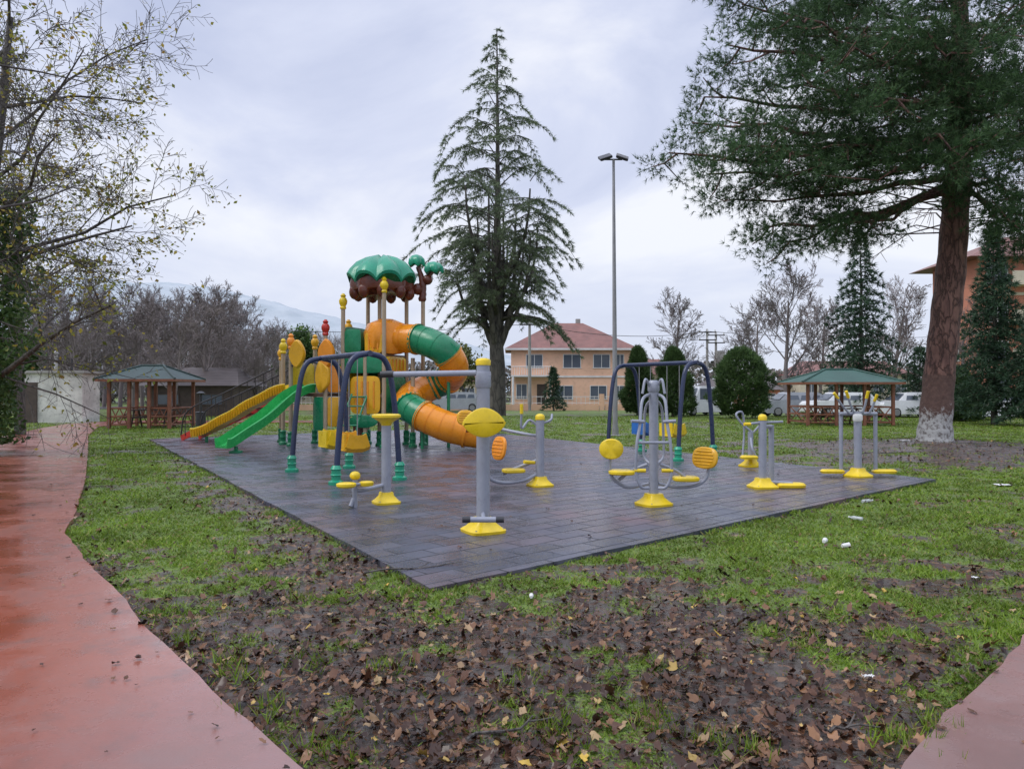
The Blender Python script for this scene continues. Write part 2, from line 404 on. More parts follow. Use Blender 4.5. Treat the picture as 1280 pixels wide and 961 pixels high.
# ---------------------------------------------------------------- ground
xs=np.unique(np.concatenate([np.linspace(-700,-60,18),np.linspace(-60,-15,46),np.arange(-15,15,.13),np.linspace(15,60,46),np.linspace(60,700,18)]))
ys=np.unique(np.concatenate([np.linspace(-30,1,10),np.arange(1,16,.12),np.linspace(16,36,60),np.linspace(36,90,40),np.linspace(90,900,20)]))
X,Y=np.meshgrid(xs,ys); Zg=ghz(X,Y); ins=inpoly(X,Y,PAD)|inpoly(X,Y,PATH)|inpoly(X,Y,RPATH); Zg=np.where(ins,-.06,Zg)
nx,ny=len(xs),len(ys); idx=np.arange(nx*ny).reshape(ny,nx)
fq=np.stack([idx[:-1,:-1],idx[:-1,1:],idx[1:,1:],idx[1:,:-1]],-1).reshape(-1,4)
def groundmat():
    m,nt,b=newmat('wet_ground')
    at=nt.nodes.new('ShaderNodeAttribute'); at.attribute_name='grass'
    nb=noise(nt,9,6); nf=noise(nt,45,5); nc=noise(nt,1.7,4)
    mud=ramp(nt,nb.outputs[0],[(.3,(.038,.028,.023)),(.55,(.07,.055,.046)),(.75,(.12,.10,.088))])
    v=nt.nodes.new('ShaderNodeTexVoronoi'); v.inputs['Scale'].default_value=19; tc=nt.nodes.new('ShaderNodeTexCoord')
    ws=mixc(nt,.12,tc.outputs['Object'],nb.outputs[1]); nt.links.new(ws,v.inputs['Vector'])
    sp=nt.nodes.new('ShaderNodeSeparateColor'); nt.links.new(v.outputs['Color'],sp.inputs[0])
    lf=ramp(nt,sp.outputs[0],[(0,(.03,.018,.014)),(.5,(.08,.04,.026)),(.85,(.15,.076,.044)),(1,(.25,.155,.09))])
    fl=ramp(nt,sp.outputs[1],[(.45,0.0),(.5,1.0)])
    base=mixc(nt,fl,mud,lf)
    gr=ramp(nt,nf.outputs[0],[(.3,(.045,.068,.014)),(.5,(.10,.16,.022)),(.7,(.19,.275,.04))])
    gr=mixc(nt,ramp(nt,nb.outputs[0],[(.52,0.0),(.68,.5)]),gr,(.13,.10,.05))
    ma=nt.nodes.new('ShaderNodeMath'); ma.operation='ADD'; nt.links.new(at.outputs['Fac'],ma.inputs[0])
    mb_=nt.nodes.new('ShaderNodeMath'); mb_.operation='MULTIPLY_ADD'; nt.links.new(nf.outputs[0],mb_.inputs[0]); mb_.inputs[1].default_value=1.4; mb_.inputs[2].default_value=-.72
    nt.links.new(mb_.outputs[0],ma.inputs[1])
    fg=ramp(nt,ma.outputs[0],[(.3,0.0),(.6,1.0)])
    c=mixc(nt,fg,base,gr); nt.links.new(c,b.inputs['Base Color'])
    rr=ramp(nt,nc.outputs[0],[(.42,.08),(.60,.45)]); rg=mixc(nt,fg,rr,(.75,.75,.75)); nt.links.new(rg,b.inputs['Roughness'])
    bump(nt,b,mixc(nt,.5,nf.outputs[0],nb.outputs[0]),.8,.025)
    return m
g=mesh_np('ground',np.stack([X,Y,Zg],-1).reshape(-1,3),fq,groundmat(),None,True); setp(g,kind='structure')
at=g.data.attributes.new('grass','FLOAT','POINT'); at.data.foreach_set('value',gmask(X,Y).ravel().astype(np.float32))
def slab(name,poly,z,mat,thick=.08):
    mb=MB(); n=len(poly); vs=[(x,y,z) for x,y in poly]+[(x,y,z-thick) for x,y in poly]
    fs=[tuple(range(n))[::-1]]+[(i,(i+1)%n,(i+1)%n+n,i+n) for i in range(n)]
    mb.add(vs,fs); ob=mb.build(name,mat,None,False); return setp(ob,kind='structure')
def padmat():
    m,nt,b=newmat('wet_rubber_tiles'); tc=nt.nodes.new('ShaderNodeTexCoord'); mp=nt.nodes.new('ShaderNodeMapping')
    mp.inputs['Rotation'].default_value=(0,0,-math.atan2(7.5,8.14)); nt.links.new(tc.outputs['Object'],mp.inputs[0])
    br=nt.nodes.new('ShaderNodeTexBrick'); nt.links.new(mp.outputs[0],br.inputs['Vector']); br.inputs['Scale'].default_value=1.0
    br.inputs['Brick Width'].default_value=.56; br.inputs['Row Height'].default_value=.28; br.inputs['Mortar Size'].default_value=.016; br.inputs['Mortar Smooth'].default_value=.6
    br.inputs['Color1'].default_value=(0,0,0,1); br.inputs['Color2'].default_value=(1,1,1,1); br.inputs['Mortar'].default_value=(.5,.5,.5,1); br.inputs['Bias'].default_value=0
    big=noise(nt,.3,4); gr=noise(nt,70,4); med=noise(nt,1.6,5,rough=.6); dj=noise(nt,2.4,4)
    ca=ramp(nt,br.outputs[0],[(0,(.050,.057,.086)),(.35,(.072,.082,.118)),(.7,(.094,.10,.135)),(1,(.12,.116,.15))])
    cr=mixc(nt,math_(nt,'MULTIPLY',ramp(nt,big.outputs[0],[(.46,0.0),(.60,1.0)]),ramp(nt,br.outputs[0],[(.3,.35),(.6,.8)])),ca,(.165,.095,.105))
    c=mixc(nt,ramp(nt,med.outputs[0],[(.36,.65),(.62,0.0)]),cr,(.035,.038,.055))
    c=mixc(nt,ramp(nt,gr.outputs[0],[(.5,0.0),(.75,.25)]),c,(.22,.22,.25))
    jf=math_(nt,'MULTIPLY',br.outputs[1],ramp(nt,dj.outputs[0],[(.35,.45),(.6,.95)]))
    c=mixc(nt,jf,c,(.014,.014,.017)); nt.links.new(c,b.inputs['Base Color'])
    r=ramp(nt,med.outputs[0],[(.38,.12),(.64,.45)]); r=mixc(nt,jf,r,(.8,.8,.8)); nt.links.new(r,b.inputs['Roughness'])
    tilt=mixc(nt,.25,mixc(nt,.5,gr.outputs[0],med.outputs[0]),br.outputs[0])
    h=mixc(nt,jf,tilt,(-.2,-.2,-.2)); bump(nt,b,h,.6,.013)
    return m
slab('rubber_paving',ragged(PAD+[PAD[0]],.012,.5,9)[:-1],.035,padmat())
def pathmat():
    m,nt,b=newmat('wet_red_concrete'); big=noise(nt,.55,5); med=noise(nt,3.0,7,rough=.68); fine=noise(nt,90,4); st=noise(nt,1.1,7,rough=.7)
    c=ramp(nt,big.outputs[0],[(.32,(.26,.052,.028)),(.68,(.41,.105,.052))])
    c=mixc(nt,ramp(nt,st.outputs[0],[(.50,0.0),(.64,.55)]),c,(.17,.075,.058))
    c=mixc(nt,ramp(nt,med.outputs[0],[(.52,0.0),(.70,.6)]),c,(.13,.075,.062))
    c=mixc(nt,ramp(nt,fine.outputs[0],[(.55,0.0),(.8,.5)]),c,(.06,.038,.032))
    tc=nt.nodes.new('ShaderNodeTexCoord'); s=nt.nodes.new('ShaderNodeSeparateXYZ'); nt.links.new(tc.outputs['Object'],s.inputs[0])
    # worn grey margin along lawn side; near end paled by wear and painted sky sheen
    mar=math_(nt,'MULTIPLY_ADD',s.outputs[0],.55,math_(nt,'MULTIPLY',s.outputs[1],.42))
    mar=math_(nt,'ADD',mar,math_(nt,'MULTIPLY',med.outputs[0],.9))
    mf=ramp(nt,math_(nt,'MULTIPLY',mar,.5),[(.35,0.0),(.85,.7)])
    nearf=ramp(nt,math_(nt,'MULTIPLY_ADD',s.outputs[1],.1,math_(nt,'MULTIPLY',med.outputs[0],.55)),[(.46,.7),(.74,0.0)])
    c=mixc(nt,nearf,c,(.23,.155,.145)); c=mixc(nt,math_(nt,'MULTIPLY',mf,ramp(nt,math_(nt,'MULTIPLY',s.outputs[1],.1),[(.3,1.0),(.9,0.0)])),c,(.25,.19,.185)); nt.links.new(c,b.inputs['Base Color'])
    r=ramp(nt,st.outputs[0],[(.36,.16),(.60,.48)]); nt.links.new(r,b.inputs['Roughness'])
    b.inputs['Coat Weight'].default_value=.75; nt.links.new(ramp(nt,st.outputs[0],[(.42,.08),(.58,.32)]),b.inputs['Coat Roughness']); b.inputs['IOR'].default_value=1.45
    bump(nt,b,mixc(nt,.65,fine.outputs[0],med.outputs[0]),.3,.010)
    cb=nt.nodes.new('ShaderNodeBump'); cb.inputs['Strength'].default_value=.2; cb.inputs['Distance'].default_value=.01; nt.links.new(med.outputs[0],cb.inputs['Height']); nt.links.new(cb.outputs[0],b.inputs['Coat Normal'])
    return m
pm=pathmat(); slab('path',PATH,.03,pm); slab('path_right',RPATH,.035,pm)
# ---------------------------------------------------------------- grass + litter
def scatter(n,y0,y1,side=.74):
    u=NR.random(n); yy=y0*(y1/y0)**u; xx=(NR.random(n)*2-1)*(side*yy+1.0); return xx,yy
x,y=scatter(190000,2.3,48); gm=gmask(x,y)
keep=(NR.random(len(x))<(gm**1.2)*.9+.03)&~inpoly(x,y,PAD)&~inpoly(x,y,PATH)&~inpoly(x,y,RPATH); x=x[keep];y=y[keep];gm=gm[keep]
z=ghz(x,y); dist=np.hypot(x,y); B=4
xx=np.repeat(x,B);yy=np.repeat(y,B);zz=np.repeat(z,B);ds=np.repeat(dist,B);gg=np.repeat(gm,B); K=len(xx)
xx=xx+NR.normal(0,.018,K)*(1+ds*.15); yy=yy+NR.normal(0,.018,K)*(1+ds*.15)
hh=(.012+.013*gg+.026*vnoise(xx*2.2,yy*2.2,77)**2)*NR.uniform(.5,1.4,K)*(1+.008*ds); wd=.003+.0007*ds; an=NR.uniform(0,6.283,K); ln=NR.uniform(.4,1.9,K)*hh
dx,dy=np.cos(an),np.sin(an); la=NR.uniform(0,6.283,K)
P=np.stack([xx,yy,zz-.005],1); A=np.stack([dx*wd,dy*wd,0*dx],1); T=np.stack([np.cos(la)*ln,np.sin(la)*ln,hh],1)
v=np.stack([P-A,P+A,P+T],1).reshape(-1,3)
o=mesh_np('grass',v,np.arange(len(v)).reshape(-1,3),M['grassblade']); setp(o,'short wet green grass growing in patches around the rubber play area','grass',kind='stuff')
P=[];D=[]
for (px,py) in [(375,750),(390,830),(480,835),(330,885),(300,850),(410,930),(700,905),(800,895),(820,900),(240,800),(280,830),(665,850),(930,940),(1170,912),(1230,780),(550,770),(1010,800),(1130,930),(880,925),(690,915)]:
    q=G(px,py,.0)
    for k in range(26): P.append((q.x+random.gauss(0,.07),q.y+random.gauss(0,.07),0)); D.append((0,0,1.0))
v,f=tufts_np(P,D,3,.10,.008,NR,.6); v[:,2]=np.maximum(v[:,2],-.02)
mesh_np('weed_tufts',v,f,M['grassblade']); setp(bpy.data.objects['weed_tufts'],'taller bright green grass tufts poking through the fallen leaves','grass',kind='stuff')
lo=[(0,1),(24,.72),(50,.86),(80,.58),(112,.68),(150,.46),(180,.5),(210,.46),(248,.68),(280,.58),(310,.86),(336,.72)]
lo=np.array([(math.cos(R(a))*r,math.sin(R(a))*r) for a,r in lo])
def leafmesh(name,x,y,z,size,label,tilt=.4):
    N=len(x); a=NR.uniform(0,6.283,N); s=size*NR.uniform(.45,1.35,N); el=NR.uniform(.4,1,N)
    ca,sa=np.cos(a),np.sin(a); tx=NR.normal(0,tilt,N); ty=NR.normal(0,tilt,N); cu=NR.uniform(-.6,1.5,N)
    L=np.concatenate([[[0,0]],lo]); lx=L[None,:,0]*s[:,None]*.5; ly=L[None,:,1]*(s*el)[:,None]*.5
    rj=NR.uniform(.72,1.1,lx.shape); lx=lx*rj; ly=ly*rj
    X_=lx*ca[:,None]-ly*sa[:,None]; Y_=lx*sa[:,None]+ly*ca[:,None]
    Z_=lx*tx[:,None]+ly*ty[:,None]+cu[:,None]*ly*ly/np.maximum(s[:,None],.01)*1.6+NR.normal(0,.06,X_.shape)*s[:,None]
    Z_=Z_-Z_.min(1,keepdims=True)*.8
    v=np.stack([X_+x[:,None],Y_+y[:,None],Z_+z[:,None]+.004],-1).reshape(-1,3)
    base=(np.arange(N)*13)[:,None,None]; k=np.arange(12); tri=np.stack([0*k,k+1,(k+1)%12+1],-1)[None]
    o=mesh_np(name,v,(base+tri).reshape(-1,3),M['litter']); return setp(o,label,'leaves',kind='stuff')
x,y=scatter(44000,2.3,26); gm=gmask(x,y); dd=paddist(x,y)
cl_=sstep(.35,.62,fbm(x*2.1,y*2.1,91,3))
pe=np.array(PE); xe=np.interp(y,pe[:,1],pe[:,0])
pl=(1-gm)*(.24+.6*cl_)*(1-.7*sstep(7,13,y))+.04+.06*cl_+.36*np.exp(-((dd+.4)/.45)**2)*(y>5)+.6*np.exp(-((x-11)**2+(y-19)**2)/20)+.42*np.exp(-((x/1.6)**2+(y-4.4)**2)/2.2)+.26*np.exp(-(x-xe)/.25)*(x>xe)
pl=pl*(1-.35*sstep(1.6,3.2,x)*(y<9))
keep=(NR.random(len(x))<pl)&~inpoly(x,y,PAD)&~inpoly(x,y,PATH)&~inpoly(x,y,RPATH); x=x[keep];y=y[keep]
leafmesh('fallen_leaves',x,y,ghz(x,y)+.006,.074,'wet brown fallen leaves littering the grass and mud')
x,y=scatter(22000,2.3,12); gm=gmask(x,y); keep=(NR.random(len(x))<.06+.42*(1-gm))&~inpoly(x,y,PAD)&~inpoly(x,y,PATH)&~inpoly(x,y,RPATH); x=x[keep];y=y[keep]
v,f=leaves_np(np.stack([x,y,ghz(x,y)+.010],1),.030,NR,.75); o=mesh_np('leaf_debris',v,f,M['litter']); setp(o,'fine crumbled brown leaf debris between the grass blades','leaves',kind='stuff')
x,y=scatter(2600,2.4,22); on=inpoly(x,y,PAD)|inpoly(x,y,PATH)|inpoly(x,y,RPATH)
xe=np.interp(y,pe[:,1],pe[:,0]); onp=inpoly(x,y,PATH)
keep=on&(NR.random(len(x))<np.where(onp,.06+.8*np.exp(-np.abs(x-xe)/.28),.10)); x=x[keep];y=y[keep]
leafmesh('scattered_leaves',x,y,0*x+.036,.065,'single brown leaves scattered on the wet paths and rubber tiles',.15)
for k,(px,py,L,a) in enumerate([(640,920,.5,.5),(1070,915,.35,.2),(520,715,.9,.5),(1110,575,2.2,.25)]):
    q=G(px,py); z0=float(ghz(q.x,q.y))+.02; mb=MB(); pts=[Vector((q.x+math.cos(a)*t*L+random.gauss(0,.02),q.y+math.sin(a)*t*L,z0+random.uniform(0,.03))) for t in np.linspace(-.5,.5,7)]
    mb.tube(pts,[.008*(1+L*.3)*(1-.1*i) for i in range(7)],6); mb.tube([pts[3],pts[3]+Vector((.12*L,.1*L,.04))],.004,5)
    o=mb.build('fallen_twig',M['bark']); setp(o,['thin curved twig lying in the leaf litter at the bottom centre','short dark twig on the mud near the right red path','dark twig lying at the near corner of the rubber tiles','long dark fallen branch on the mound left of the big pine'][k],'twig')
# ---------------------------------------------------------------- hill
pr=[(-700,350),(-300,345),(0,345),(100,342),(215,346),(280,354),(340,370),(430,392),(520,410),(600,430),(700,458),(800,480),(900,488)]
hx=[];hzv=[]
for px,py in pr: hx.append(XP(px,420)); hzv.append(1.6+(HZ-py)/F*400)
gx=np.linspace(hx[0],hx[-1],260); gy=np.linspace(300,430,60); GX,GY=np.meshgrid(gx,gy); rz=np.interp(gx,hx,hzv)[None,:]
t=(GY-300)/120; GZ=rz*sstep(0,1,t)*(1+.14*(fbm(GX*.03,GY*.03,3)-.5))-1+2.6*np.clip(t,0,1)*(fbm(GX*.25,GY*.25,6,3)-.5)
idx=np.arange(GX.size).reshape(GX.shape); fh=np.stack([idx[:-1,:-1],idx[:-1,1:],idx[1:,1:],idx[1:,:-1]],-1).reshape(-1,4)
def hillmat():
    m,nt,b=newmat('misty_hillside'); n=noise(nt,.06,9,rough=.7); c=ramp(nt,n.outputs[0],[(.35,(.36,.41,.44)),(.5,(.42,.465,.50)),(.65,(.47,.51,.54))])  # distance haze is mixed into the hill's base colour
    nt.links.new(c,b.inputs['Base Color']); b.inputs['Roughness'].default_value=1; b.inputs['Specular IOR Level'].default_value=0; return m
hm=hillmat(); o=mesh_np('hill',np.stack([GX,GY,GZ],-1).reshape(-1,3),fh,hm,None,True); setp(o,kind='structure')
n=26000; x=NR.uniform(-130,130,n); y=105+NR.normal(0,3,n); top=3.2+3.4*fbm(x*.09,x*0+1,4,4); z=NR.uniform(0,1,n)**.8*top
v,f=leaves_np(np.stack([x,y,z],1),.75,NR); o=mesh_np('distant_undergrowth',v,f,M['wood_far']); setp(o,'hazy band of brown and green undergrowth beyond the park','undergrowth',kind='stuff')
n=9000; x=NR.uniform(-75,-19,n); y=96+NR.normal(0,5,n); top=6+5*fbm(x*.16,x*0+3,14,4)*sstep(-14,-30,x); z=NR.uniform(0.05,1,n)*top
P=np.stack([x,y,z],1); D=np.stack([NR.normal(0,.25,n),NR.normal(0,.25,n),np.ones(n)],1); v,f=tufts_np(P,D,4,1.7,.06,NR,.45); o=mesh_np('bare_woodland',v,f,M['twig_far']); setp(o,'tangled bare brownish twigs of the wood behind the left shelter','woodland',kind='stuff')
# ---------------------------------------------------------------- trees
def plant(name,label,loc,group=None,cat='tree'): return thing(name,label,cat,loc,group)
rng=random.Random(5)
def bare_variant(seed,Hh,r):
    rg=random.Random(seed); root=thing('bare_tree','', 'tree',(0,0,0)); mb=MB(); tips=[]
    par=dict(levels=4,n=[12,7,6,6],t0=[.2,.2,.15,.1],ang=[42,38,38,36],lr=[.58,.62,.6,.6],up=[.03,.10,.06,.03,.02],wig=.10,wig0=.05,rmin=.011,sides=[8,5,4,3,3],rr=.42,taper=.3)
    grow(mb,Vector((0,0,-.1)),Vector((0,0,1)),Hh*.66,r,0,par,rg,tips)
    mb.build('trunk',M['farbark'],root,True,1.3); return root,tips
variants=[bare_variant(s,10,.15)[0] for s in (1,2,3,4)]
used=[False]*4
def put_bare(px,Y,h,vi,label,group=None,rot=None):
    src=variants[vi]
    if not used[vi]: o=src; used[vi]=True
    else: o=copy_tree(src)
    o.location=(XP(px,Y),Y,0); s=h/10; o.scale=(s*1.05,s*1.05,s); o.rotation_euler=(0,0,rng.uniform(0,6.28) if rot is None else rot)
    o['label']=label
    if group:o['group']=group
i=0
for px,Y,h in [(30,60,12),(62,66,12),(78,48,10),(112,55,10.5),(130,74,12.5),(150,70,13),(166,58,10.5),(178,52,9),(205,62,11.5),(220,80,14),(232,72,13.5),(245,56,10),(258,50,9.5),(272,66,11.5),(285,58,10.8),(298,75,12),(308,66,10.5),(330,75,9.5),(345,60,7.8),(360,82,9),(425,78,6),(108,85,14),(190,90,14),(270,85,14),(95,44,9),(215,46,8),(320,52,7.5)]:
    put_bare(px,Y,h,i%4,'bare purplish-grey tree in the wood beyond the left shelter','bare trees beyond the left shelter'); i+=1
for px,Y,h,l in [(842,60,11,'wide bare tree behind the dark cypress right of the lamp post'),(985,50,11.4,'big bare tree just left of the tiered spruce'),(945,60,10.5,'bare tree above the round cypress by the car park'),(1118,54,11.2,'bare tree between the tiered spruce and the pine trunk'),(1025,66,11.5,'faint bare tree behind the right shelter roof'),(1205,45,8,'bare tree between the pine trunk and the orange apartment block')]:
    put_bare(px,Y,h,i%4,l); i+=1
def walnut(loc,seed,Hh,r,nleaf,label,ivy=False,d0=(0,0,1),lsize=.11,n0=12,lr0=.42):
    rg=random.Random(seed); nr=np.random.default_rng(seed); root=plant('walnut_tree',label,loc); mb=MB(); tips=[]
    par=dict(levels=4,n=[n0,8,6,6],t0=[.16,.12,.10,.1],ang=[62,46,44,44],lr=[lr0,.62,.58,.60],up=[.02,.02,.0,-.04,-.06],wig=.15,wig0=.03,rmin=.0055,sides=[10,7,5,4,3],rr=.36,taper=.28)
    grow(mb,Vector(loc)-Vector((0,0,.2)),Vector(d0).normalized(),Hh*.72,r,0,par,rg,tips)
    mb.build('trunk',M['bark'],root,True,1.3)
    T=np.array([tuple(t[0]) for t in tips]); k=nr.integers(0,len(T),nleaf); 
    clump=fbm(T[k][:,0]*.7+9,T[k][:,2]*.7+T[k][:,1]*.5,seed,3); sel=nr.random(nleaf)<sstep(.38,.62,clump)*.75+.2
    P=T[k][sel]+nr.normal(0,.09,(sel.sum(),3))-np.array([0,0,.05]); v,f=leaves_np(P,lsize,nr,.2); mesh_np('crown',v,f,M['autumn'],root)
    if ivy:
        n=12000; zz=nr.uniform(.3,6.6,n); a=nr.uniform(0,6.283,n); rr=(r*1.0+1.1*(1-np.abs(zz/6.3-.6)))*nr.uniform(.5,1.1,n)*(.35+1.15*vnoise(a*1.2,zz*1.1,4))
        P=np.stack([loc[0]+rr*np.cos(a),loc[1]+rr*np.sin(a),zz],1); v,f=leaves_np(P,.13,nr); mesh_np('ivy',v,f,M['ivy'],root)
    return root
walnut((-13.1,18.8,0),31,15.5,.24,9000,'tall walnut tree with ivy-clad trunk and sparse yellow leaves at left edge',True,(0,0,1),.115,17,.54)
walnut((-9.4,11.8,0),17,13,.16,5000,'nearer walnut reaching yellow-leaved branches in from the left edge',False,(0,.0,1),.085,14,.46)
walnut((-17.6,27.5,0),44,13.5,.20,5500,'walnut with thin yellow foliage above the white outbuilding',False,(.0,0,1),.14,15,.50)
def conifer(name,label,loc,Hh,Rf,z0,nb,mat,bark,seed,tl=.3,tw=.04,cnt=9,step=.3,droop=.25,rise=.1,rt=.2,dens=1.0,side=.5):
    nr=np.random.default_rng(seed); rg=random.Random(seed); root=plant(name,label,loc); L=Vector(loc); mb=MB()
    mb.tube([L+Vector((rg.gauss(0,.04),rg.gauss(0,.04),Hh*t)) for t in np.linspace(-.01,1,9)],[max(.02,rt*(1-t*.95)) for t in np.linspace(0,1,9)],9,False)
    P=[];D=[]
    for k in range(nb):
        t=(k+rg.random()*.8)/nb; z=z0+(Hh-z0)*t**.9; rad=Rf(z)*rg.uniform(.66,1.15); a=k*2.39996+rg.uniform(-.4,.4)
        if rad<.12: rad=.12
        dx,dy=math.cos(a),math.sin(a); pts=[]
        for q in np.linspace(0,1,7): pts.append(L+Vector((dx*rad*q,dy*rad*q,z+rad*(rise*math.sin(q*2.6)-droop*q*q))))
        mb.tube(pts,[max(.012,rt*.22*(1-q)*min(1,rad/2+.3)) for q in np.linspace(0,1,7)],4,False)
        ns=max(2,int(rad/step))
        for j in range(ns):
            q=(j+1)/ns; pi=min(5.999,q*6); p=pts[int(pi)].lerp(pts[int(pi)+1],pi-int(pi))
            sw=side*rad*.5*math.sin(min(1,q*1.0)*2.7)
            for sgn in (-1,0,1):
                if rg.random()>dens: continue
                m_=rg.uniform(.3,1)*sw*sgn
                P.append((p.x-dy*m_,p.y+dx*m_,p.z-abs(m_)*.15+rg.gauss(0,.04))); D.append((dx*.8-dy*sgn*.6,dy*.8+dx*sgn*.6,-.15))
    mb.build('trunk',bark,root,True,1.3)
    v,f=tufts_np(P,D,cnt,tl,tw,nr,.75); mesh_np('crown',v,f,mat,root); return root
conifer('spruce_tree','tiered green spruce rising behind the right shelter',(XP(1076,48),48,0),11.6,lambda z:3.4*(1-z/11.8)**.85,.6,110,M['spruce'],M['cedarbark'],3,.40,.055,11,.28,.25,.14,.2,.95)
conifer('spruce_tree','dark spruce at the right edge beside the orange apartment block',(XP(1243,36),36,0),9.3,lambda z:2.4*(1-z/9.4)**.8,.5,150,M['spruce'],M['cedarbark'],4,.3,.05,12,.22,.25,.1,.16,.95)
conifer('spruce_tree','broad spruce cut off by the right edge of the view',(XP(1305,34),34,0),6.2,lambda z:2.2*(1-z/6.4)**.7,.4,120,M['spruce'],M['cedarbark'],14,.3,.05,12,.22,.25,.1,.16,.95)
conifer('spruce_tree','small spruce sapling in front of the peach house',(XP(692,60),60,0),3.4,lambda z:1.1*(1-z/3.5)**.8,.2,60,M['spruce'],M['cedarbark'],6,.3,.06,9,.25,.2,.1,.08)
conifer('spruce_tree','dark conifer half hidden behind the pine trunk',(XP(1150,46),46,0),4.2,lambda z:1.5*(1-z/4.3)**.6,.2,80,M['spruce'],M['cedarbark'],8,.3,.05,9,.25,.2,.1,.08)
def cypress(label,px,Y,h,rad,seed,fat=0):
    nr=np.random.default_rng(seed); loc=(XP(px,Y),Y,0); root=plant('cypress_tree',label,loc); mb=MB(); mb.tube([Vector(loc)-Vector((0,0,.1)),Vector(loc)+Vector((0,0,h*.7))],[.09,.03],8); mb.build('trunk',M['cedarbark'],root)
    n=5200; zt=nr.uniform(.06,1,n); a=nr.uniform(0,6.283,n); prof=np.sin(np.clip((1-zt)**.62*1.75,0,3.14)/1.0)*.5+.5*(1-zt)**.5
    if fat: prof=np.sqrt(np.clip(1-(zt*1.9-.9)**2,0.02,1))*.75+.25*prof
    prof=np.where(zt<.18,prof*(.55+2.5*zt),prof); rr=rad*prof*(.60+.8*vnoise(a*1.6+seed,zt*7,seed))*nr.uniform(.6,1.1,n)**.5
    P=np.stack([loc[0]+rr*np.cos(a),loc[1]+rr*np.sin(a),zt*h+nr.normal(0,.08,n)],1); D=np.stack([np.cos(a)*.6,np.sin(a)*.6,np.full(n,.9)],1)
    v,f=tufts_np(P,D,5,.27,.055,nr,.55); mesh_np('crown',v,f,M['shrub'],root)
cypress('round dark cypress left of the right shelter, widest of the three',925,44,3.9,1.55,1,1)
cypress('middle dark cypress between the lamp post and the utility poles',841,47,4.1,1.15,2)
cypress('narrow pointed cypress right beside the lamp post',797,50,4.3,1.0,3)
cypress('low dark shrub at far right behind the spruce',1200,40,2.6,1.0,5)
def leafy(label,px,Y,h,rad,mat,seed,n=5200,ls=.3,name='leafy_tree'):
    nr=np.random.default_rng(seed); rg=random.Random(seed); loc=(XP(px,Y),Y,0); root=plant(name,label,loc); mb=MB(); tips=[]
    par=dict(levels=3,n=[7,5,4],t0=[.35,.3,.2],ang=[45,40,40],lr=[.6,.6,.6],up=[.03,.08,.05,.02],wig=.12,rmin=.02,sides=[7,5,4,3],rr=.5,taper=.4)
    grow(mb,Vector(loc)-Vector((0,0,.1)),Vector((0,0,1)),h*.62,.16,0,par,rg,tips); mb.build('trunk',M['bark'],root,True,1.3)
    T=np.array([tuple(t[0]) for t in tips]); k=nr.integers(0,len(T),n); P=T[k]+nr.normal(0,rad*.12,(n,3)); v,f=leaves_np(P,ls,nr); mesh_np('crown',v,f,mat,root)
leafy('green leafy tree below the misty hill behind the play tower',368,70,8.0,3.0,M['ivy'],2,5200,.34)
leafy('yellow-green tree just left of the tall cedar trunk',588,60,6.2,2.6,M['olive'],5,3500,.30)
leafy('pale olive tree behind the green slide of the play tower',405,82,7.0,3.0,M['olive'],9,3000,.36)
leafy('small leafy green tree behind the white outbuilding roof',30,44,6.0,2.4,M['ivy'],12,4200,.24)
